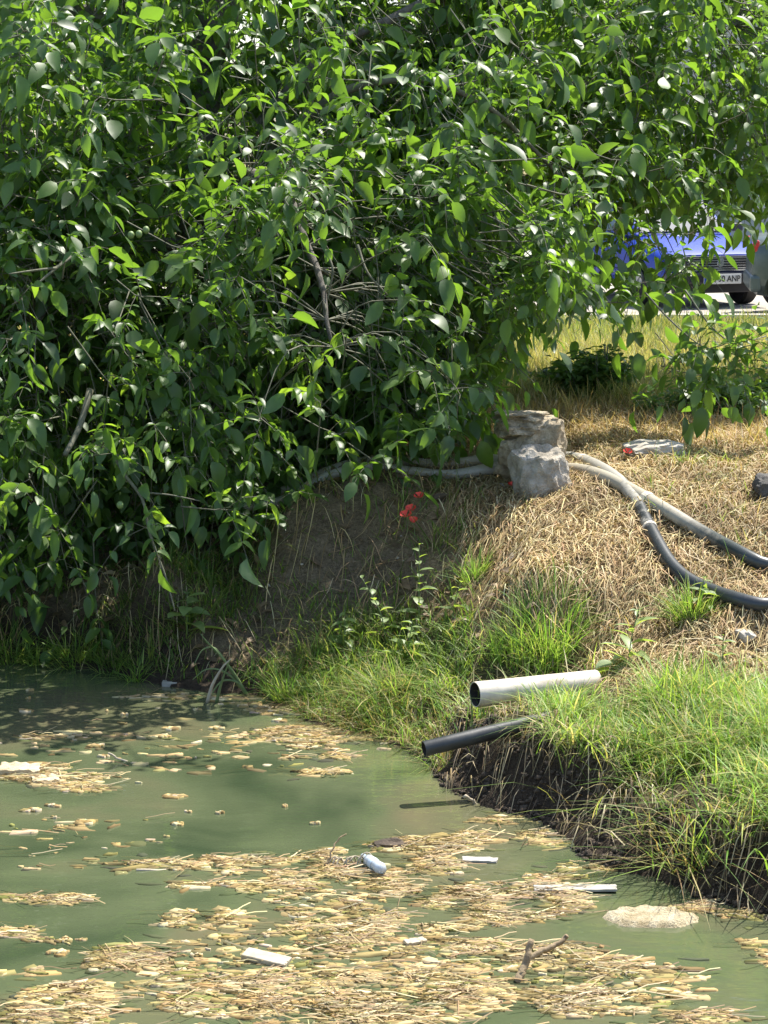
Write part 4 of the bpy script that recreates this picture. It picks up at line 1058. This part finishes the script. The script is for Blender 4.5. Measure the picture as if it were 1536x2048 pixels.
# forked stick
c = on_z(1060, 1915); t = thing('forked_stick', c, 'scum covered forked stick poking up from the mats at lower right', 'stick')
def stick(parent, base, pix, r0, r1, name='limb', mat='stick', Y=None):
    Y = on_z(*pix[0]).y if Y is None else Y
    q = spline([at(x_, y_, Y + .03 * i) - base for i, (x_, y_) in enumerate(pix)], 5)
    q = [p + rvec(.003) for p in q]
    return MB().tube(q, [r0 + (r1 - r0) * i / (len(q) - 1) for i in range(len(q))], 7).build(name, M[mat], parent, smooth=True)
stick(t, c, [(1035, 1965), (1045, 1940), (1055, 1910), (1062, 1880)], .018, .012)
stick(t, c, [(1050, 1925), (1080, 1905), (1110, 1890), (1135, 1872)], .014, .01)
c = on_z(655, 1735); t = thing('dry_twig', c, 'thin dark twig standing up from the middle mat left of the bottle', 'stick')
stick(t, c, [(652, 1735), (660, 1710), (672, 1685), (692, 1665)], .005, .003, 'twig')
c = on_z(690, 1735); t = thing('twig_heap', c, 'little heap of arched tan twigs on the middle mat', 'twigs')
for i in range(9):
    x0_ = 650 + i * 9; stick(t, c, [(x0_, 1742 + random.randint(-6, 8)), (x0_ + random.randint(5, 25), 1712 + random.randint(-8, 8)), (x0_ + random.randint(25, 60), 1738 + random.randint(-8, 10))], .004, .003, 'twig', 'wood', on_z(690, 1735).y)
c = on_z(950, 1600); t = thing('broken_reed', c, 'pale broken reed lying in the water below the black pipe', 'reed')
stick(t, c, [(928, 1592), (945, 1602), (965, 1618), (972, 1622)], .009, .007, 'reed_stem', 'wood', on_z(960, 1612).y)
c = on_z(1000, 1598); t = thing('dry_reed', c, 'straight dry reed beside the dark cut below the black pipe', 'reed')
stick(t, c, [(955, 1600), (1000, 1597), (1040, 1596)], .006, .004, 'reed_stem', 'wood', on_z(1000, 1602).y)
c = on_z(305, 1420); t = thing('floating_reed', c, 'thin pale stem floating alone on the open water', 'stem')
stick(t, c, [(274, 1422), (305, 1420), (335, 1417)], .006, .005, 'reed_stem', 'wood', on_z(305, 1420).y)
c = on_z(350, 1741); t = thing('floating_reed', c, 'long straight pale reed along the front of the middle mat', 'reed')
stick(t, c, [(272, 1741), (345, 1742), (420, 1745)], .008, .006, 'reed_stem', 'wood', on_z(350, 1742).y)
c = on_z(265, 1525); t = thing('floating_stalk', c, 'knotty pale stalk trailing right of the left foam slab', 'stalk')
stick(t, c, [(215, 1505), (250, 1523), (300, 1533), (318, 1537)], .006, .004, 'reed_stem', 'wood', on_z(265, 1525).y)
c = on_z(355, 1371); t = thing('floating_plank', c, 'dark grey plank end lying in the shaded water near the far shore', 'plank')
q0, q1 = on_z(320, 1373) - c, on_z(380, 1369) - c
MB().box((0, 0, .012), ((q1 - q0).length, .07, .03)).build('board', M['greywood'], t, bevel=.004)
c = on_z(780, 1690); 
rock(c + Vector((0, 0, .005)), (.09, .07, .03), 51, 'mud_clump', M['mudclod'], 'dark brown clump on the far edge of the middle mat', 'clump', .3, 0, 0, 3)
c = on_z(833, 1890); slab_at(830, 1888, (.09, .04, .012), .5, M['wood'], 'wood_chip', 'small pale wood chip lying on the front mat', 'wood chip', 8, (.1, 0), .012, .05)

# clear crumpled bottle
m, nt, bs = new_mat('cloudy_plastic')
bs.inputs['Base Color'].default_value = (.72, .78, .82, 1); bs.inputs['Roughness'].default_value = .2; bs.inputs['Transmission Weight'].default_value = .35
M['bottle'] = m
m, nt, bs = new_mat('blue_label'); bs.inputs['Base Color'].default_value = (.5, .6, .68, 1); bs.inputs['Roughness'].default_value = .4; M['btllabel'] = m
A_p, B_p = on_z(728, 1722), on_z(762, 1752)
bt = thing('plastic_bottle', A_p + Vector((0, 0, .02)), 'crumpled clear plastic bottle lying on the middle scum mat', 'bottle')
dv = (B_p - A_p); Lb = .2; dv.normalize()
prof = [(0, .011), (.018, .011), (.02, .013), (.06, .025), (.09, .027), (.11, .021), (.13, .027), (.18, .025), (.22, .028), (.25, .02)]
q = [dv * s_ + Vector((0, 0, .012 * s_ / .2)) for s_, r_ in prof]
MB().tube(q, [r_ for s_, r_ in prof], 14).build('bottle_body', M['bottle'], bt, smooth=True)
MB().tube([q[6] - dv * .01, q[6] + dv * .03], .0275, 14, caps=False).build('wrapper', M['btllabel'], bt, smooth=True)
MB().tube([-dv * .012, dv * .006], .013, 12).build('cap', M['btllabel'], bt)

# ---------------------------------------------------------------- parked cars
def paint(name, c, rough=.3, metal=.0):
    m, nt, bs = new_mat(name); bs.inputs['Base Color'].default_value = (*c, 1); bs.inputs['Roughness'].default_value = rough; bs.inputs['Metallic'].default_value = metal
    bs.inputs['Specular IOR Level'].default_value = .25; bs.inputs['Coat Weight'].default_value = .12; bs.inputs['Coat Roughness'].default_value = .12
    n1 = noise_n(nt, 6, 6, .7, N(nt, 'ShaderNodeTexCoord').outputs['Object'])
    rp = ramp(nt, n1.outputs[0], [(.35, tuple(x * .85 for x in c)), (.7, tuple(min(1, x * 1.08 + .01) for x in c))]); nt.links.new(rp.outputs[0], bs.inputs['Base Color'])
    return m
def plain(name, c, rough=.5, metal=0.0, spec=.5):
    return mat_noise(name, tuple(x * .85 for x in c), tuple(min(1, x * 1.1) for x in c), 12, rough, .05, .002, spec, metal)
M['blue'] = paint('blue_car_paint', (.006, .036, .32), .42); M['silver'] = paint('grey_green_car_paint', (.11, .135, .125), .35, .3)
M['glass'] = plain('car_glass', (.05, .075, .09), .06, 0, .8); M['chrome'] = plain('chrome', (.7, .7, .7), .18, .9)
M['rubber'] = plain('rubber', (.02, .02, .02), .75); M['trim'] = plain('black_trim', (.03, .03, .035), .45); M['rim'] = plain('wheel_rim', (.45, .45, .44), .4, .5)
M['lamp'] = plain('lamp_glass', (.75, .77, .78), .12); M['red'] = plain('red_lamp', (.5, .03, .03), .2); M['plate'] = plain('plate_white', (.78, .78, .75), .4); M['ink'] = plain('plate_ink', (.02, .02, .02), .6); M['euro'] = plain('plate_blue', (.03, .08, .4), .4)

def loft(stations, n=28, e=4.5):
    mb = MB(); v = []; f = []
    for (y, hw, z0, z1) in stations:
        for k in range(n):
            a_ = 2 * math.pi * (k + .5) / n; c_, s_ = math.cos(a_), math.sin(a_)
            v.append((hw * math.copysign(abs(c_) ** (2 / e), c_), y, (z0 + z1) / 2 + (z1 - z0) / 2 * math.copysign(abs(s_) ** (2 / e), s_)))
    for i in range(len(stations) - 1):
        for k in range(n): f.append((i * n + k, i * n + (k + 1) % n, (i + 1) * n + (k + 1) % n, (i + 1) * n + k))
    f.append(tuple(range(n))); f.append(tuple((len(stations) - 1) * n + k for k in range(n)))
    return mb.add(v, f)
def cut_arches(me, axles, r, hw):
    o = bpy.data.objects.new('tmp', me); COL.objects.link(o); tools = []
    for y in axles:
        for s in (-1, 1):
            mm = MB().tube([(s * (hw - .22), y, .31), (s * (hw + .3), y, .31)], r, 28).mesh('tool'); to = bpy.data.objects.new('tool', mm); COL.objects.link(to); tools.append(to)
            md = o.modifiers.new('b', 'BOOLEAN'); md.operation = 'DIFFERENCE'; md.object = to; md.solver = 'EXACT'
    dg = bpy.context.evaluated_depsgraph_get(); r_ = bpy.data.meshes.new_from_object(o.evaluated_get(dg))
    for t in tools: bpy.data.objects.remove(t)
    bpy.data.objects.remove(o)
    try: r_.shade_smooth(); r_.set_sharp_from_angle(angle=R(38))
    except Exception: pass
    return r_
def wheel(parent, x, y, r=.3, w_=.19):
    s = 1 if x > 0 else -1
    tp = [(-w_ / 2, r * .62), (-w_ / 2, r * .9), (-w_ * .35, r), (w_ * .35, r), (w_ / 2, r * .9), (w_ / 2, r * .62)]
    ty = MB().tube([(s * a_, 0, 0) for a_, b in tp], [b for a_, b in tp], 28).build('wheel', M['rubber'], parent, smooth=False); ty.location = (x, y, r)
    rm = MB().tube([(s * w_ * .3, 0, 0), (s * w_ * .505, 0, 0)], [r * .6, r * .63], 28)
    for k in range(8):
        a_ = k * math.pi / 4; M4 = Matrix.Rotation(a_, 4, 'X'); rm.box((s * w_ * .51, 0, r * .36), (.02, .05, r * .42), M4)
    rm.tube([(s * w_ * .5, 0, 0), (s * w_ * .56, 0, 0)], [.06, .05], 16)
    rm.build('rim', M['rim'], ty)
def cabin(t, base, roof, mat, zb, zr, hb, hr):
    """greenhouse with glass panes set proud of each face"""
    (yf, yb), (rf, rb) = base, roof
    B = [Vector((-hb, yf, zb)), Vector((hb, yf, zb)), Vector((hb, yb, zb)), Vector((-hb, yb, zb))]; T_ = [Vector((-hr, rf, zr)), Vector((hr, rf, zr)), Vector((hr, rb, zr)), Vector((-hr, rb, zr))]
    MB().add(B + T_, [(0, 1, 5, 4), (1, 2, 6, 5), (2, 3, 7, 6), (3, 0, 4, 7), (4, 5, 6, 7), (3, 2, 1, 0)]).build('cabin', mat, t, smooth=True, bevel=.06, seg=3)
    def pane(i, j, u0, u1, v0, v1, name):
        bil = lambda u, v: (B[i].lerp(B[j], u)).lerp(T_[i].lerp(T_[j], u), v)
        q = [bil(u0, v0), bil(u1, v0), bil(u1, v1), bil(u0, v1)]; nrm = (q[1] - q[0]).cross(q[3] - q[0]).normalized()
        mb = MB(); mb.add([p + nrm * .012 for p in q] + [p - nrm * .01 for p in q], [(0, 1, 2, 3), (7, 6, 5, 4), (0, 4, 5, 1), (1, 5, 6, 2), (2, 6, 7, 3), (3, 7, 4, 0)]); mb.build(name, M['glass'], t)
    pane(0, 1, .07, .93, .1, .9, 'windscreen'); pane(2, 3, .1, .9, .15, .88, 'rear_window')
    for (i, j) in ((1, 2), (3, 0)):
        pane(i, j, .12, .5, .12, .86, 'side_window'); pane(i, j, .54, .9, .12, .86, 'side_window')

ZR = 1.214
# blue hatchback, nose towards the pond
yaw = R(20); fx, fy = at(1440, 560, 29.25).x, 29.25
car = thing('parked_car', (fx - 1.88 * math.sin(yaw), fy + 1.88 * math.cos(yaw), ZR), 'blue hatchback parked nose towards the pond with a slatted chrome grille', 'car', 'cars parked beyond the meadow', yaw)
body = loft([(-1.86, .7, .3, .6), (-1.83, .76, .25, .68), (-1.7, .8, .22, .74), (-1.2, .82, .2, .84), (-.85, .82, .2, .9), (0, .83, .2, .92), (1.2, .82, .2, .92), (1.7, .8, .24, .9), (1.84, .74, .3, .82)])
put('body', cut_arches(body.mesh('body', True), (-1.15, 1.2), .34, .82), M['blue'], car)
cabin(car, (-.9, 1.75), (-.25, 1.3), M['blue'], .87, 1.4, .74, .58)
for x_ in (-.73, .73):
    for y_ in (-1.15, 1.2): wheel(car, x_, y_)
MB().box((0, -1.862, .575), (.98, .03, .17)).build('grille_panel', M['trim'], car, bevel=.006)
gp = car.children[-1]
for k in range(5): MB().box((0, -1.882, .51 + k * .032), (.94, .014, .013)).build('grille_slat', M['chrome'], gp)
MB().tube([(0, -1.889, .572), (0, -1.9, .572)], [.05, .045], 20).add([(-.05, -1.896, .61), (.05, -1.896, .61), (0, -1.896, .67), (-.05, -1.886, .61), (.05, -1.886, .61), (0, -1.886, .67)], [(0, 1, 2), (5, 4, 3), (0, 3, 4, 1), (1, 4, 5, 2), (2, 5, 3, 0)]).build('emblem', M['chrome'], car)
for s in (-1, 1): MB().box((s * .6, -1.84, .6), (.21, .05, .15)).build('headlight', M['lamp'], car, bevel=.012)
MB().box((0, -1.88, .385), (1.56, .12, .15)).build('bumper', M['trim'], car, bevel=.03)
MB().box((0, -1.872, .484), (1.2, .06, .018)).build('bumper_trim', M['chrome'], car)
MB().box((0, -1.83, .26), (1.3, .08, .13)).build('valance', M['trim'], car, bevel=.02)
pl = MB().box((0, -1.948, .375), (.53, .012, .125)).build('number_plate', M['plate'], car, bevel=.003)
MB().box((-.243, -1.9555, .375), (.04, .003, .113)).build('plate_band', M['euro'], pl)
cu = bpy.data.curves.new('lettering', 'FONT'); cu.body = 'CS 30 ANP'; cu.size = .115; cu.align_x = 'CENTER'; cu.align_y = 'CENTER'; cu.extrude = .001; cu.offset = .0015
to = bpy.data.objects.new('tmp', cu); COL.objects.link(to); bpy.context.view_layer.update()
lm = bpy.data.meshes.new_from_object(to.evaluated_get(bpy.context.evaluated_depsgraph_get())); bpy.data.objects.remove(to)
lt = put('lettering', lm, M['ink'], pl)
wl_ = max(v.co.x for v in lm.vertices) - min(v.co.x for v in lm.vertices)
lt.location = (.022, -1.9568, .375); lt.rotation_euler = (R(90), 0, 0); lt.scale = (.45 / wl_, .92, 1)
for s in (-1, 1): MB().box((s * .86, -.72, .98), (.16, .07, .11)).build('mirror', M['trim'], car, bevel=.025)
for s in (-1, 1): MB().box((s * .3, -.88, .935), (.5, .015, .015)).build('wiper', M['trim'], car)
for s in (-1, 1):
    for y_ in (-.35, .65): MB().box((s * .835, y_, .78), (.02, .14, .03)).build('door_handle', M['trim'], car)

# grey saloon, boot end at the left
sx0 = at(1505, 560, 27.3).x
sal = thing('parked_car', (sx0 + 2.176, 27.3 + .616, ZR), 'grey green saloon parked sideways with its boot at the right edge of the photo', 'car', 'cars parked beyond the meadow', R(84))
body = loft([(-2.1, .7, .3, .62), (-2.05, .78, .25, .72), (-1.6, .83, .22, .8), (-.9, .84, .2, .93), (0, .85, .2, .96), (1.2, .85, .2, .98), (1.75, .83, .22, 1.0), (2.03, .79, .26, .98), (2.1, .72, .36, .92)])
put('body', cut_arches(body.mesh('body', True), (-1.15, 1.6), .36, .84), M['silver'], sal)
cabin(sal, (-.95, 1.35), (-.25, .75), M['silver'], .9, 1.42, .76, .6)
for x_ in (-.75, .75):
    for y_ in (-1.15, 1.6): wheel(sal, x_, y_, .31)
for s in (-1, 1): MB().box((s * .66, 2.06, .86), (.2, .08, .14)).build('tail_light', M['red'], sal, bevel=.02)
MB().box((0, 2.06, .42), (1.6, .14, .2)).build('bumper', M['silver'], sal, bevel=.04)
for s in (-1, 1):
    MB().box((s * .62, -2.07, .62), (.26, .06, .14)).build('headlight', M['lamp'], sal, bevel=.02)
    for y_ in (-.2, .8): MB().box((s * .855, y_, .82), (.02, .15, .03)).build('door_handle', M['trim'], sal)
# kerb
kb = thing('concrete_kerb', (4.0, 26.73, 1.2), 'pale concrete kerb along the road in front of the cars', 'kerb')
for k in range(14): MB().box((-4.2 + k * .93, 0, .04), (.91, .16, .16)).build('kerb_stone', M['concrete'], kb, bevel=.012)

# ---------------------------------------------------------------- far background
def far_tree(x, y, h, r, n, label, seed):
    rr = random.Random(seed); t = thing('background_tree', (x, y, 1.2), label, 'tree', 'trees beyond the road')
    MB().tube(spline([(0, 0, -.1), (.1, 0, h * .3), (0, .1, h * .75)], 5), [.22 - .013 * i for i in range(11)], 10).build('trunk', M['bark'], t, smooth=True)
    ms, vs, ts = [], [], []
    cl = [(Vector((rr.gauss(0, r * .45), rr.gauss(0, r * .45), rr.uniform(.18, .95) * h)), rr.uniform(.5, 1.0)) for _ in range(60)]
    for i in range(n):
        c_, s_ = rr.choice(cl); p = c_ + Vector((rr.gauss(0, .4), rr.gauss(0, .4), rr.gauss(0, .34))) * s_ * 1.2
        dd = Vector((rr.gauss(0, 1), rr.gauss(0, 1), rr.gauss(-.3, .6))); R3 = frame(dd, Vector((rr.gauss(0, .4), rr.gauss(0, .4), 1))); sc = rr.uniform(.16, .3)
        m_ = np.zeros((3, 4), np.float32)
        for k in range(3): m_[:, k] = R3.col[k] * sc
        m_[:, 3] = p; ms.append(m_); vs.append(rr.randrange(8)); ts.append(min(1, max(0, rr.gauss(.5, .25))))
    put('crown', scatter_leaves('crown', np.array(ms), np.array(vs), np.array(ts)), M['far_leaf'], t)
far_tree(-6.5, 40, 8, 3.4, 5000, 'green tree beyond the road behind the left of the walnut crown', 1)
far_tree(-1.2, 43, 9, 3.6, 5000, 'tall green tree beyond the road behind the middle of the walnut crown', 2)
far_tree(3.0, 41, 7, 2.8, 4500, 'green tree beyond the road behind the blue car', 3)

hs = thing('house', (9.5, 50, 1.2), 'pale grey rendered house seen through gaps in the leaves at upper right', 'house')
M['render'] = mat_noise('grey_render', (.42, .43, .42), (.52, .53, .52), 2, .9, .3, .01); M['rooftile'] = mat_noise('roof_tile', (.25, .1, .06), (.36, .17, .1), 4, .8, .5, .02)
MB().box((0, 0, 3.0), (12, 7, 6.2)).build('wall', M['render'], hs)
MB().add([(-6.3, -3.8, 6.1), (6.3, -3.8, 6.1), (6.3, 3.8, 6.1), (-6.3, 3.8, 6.1), (-6.3, 0, 8.2), (6.3, 0, 8.2)], [(0, 1, 5, 4), (2, 3, 4, 5), (0, 4, 3), (1, 2, 5), (3, 2, 1, 0)]).build('roof', M['rooftile'], hs)
M['winframe'] = plain('window_frame', (.7, .7, .68), .5)
for zz in (1.6, 4.4):
    for xx in (-4.2, -1.4, 1.4, 4.2):
        wf = MB().box((xx, -3.52, zz), (1.3, .1, 1.5)).build('window', M['winframe'], hs)
        for s in (-1, 1): MB().box((xx + s * .3, -3.575, zz), (.52, .03, 1.3)).build('pane', M['glass'], wf)
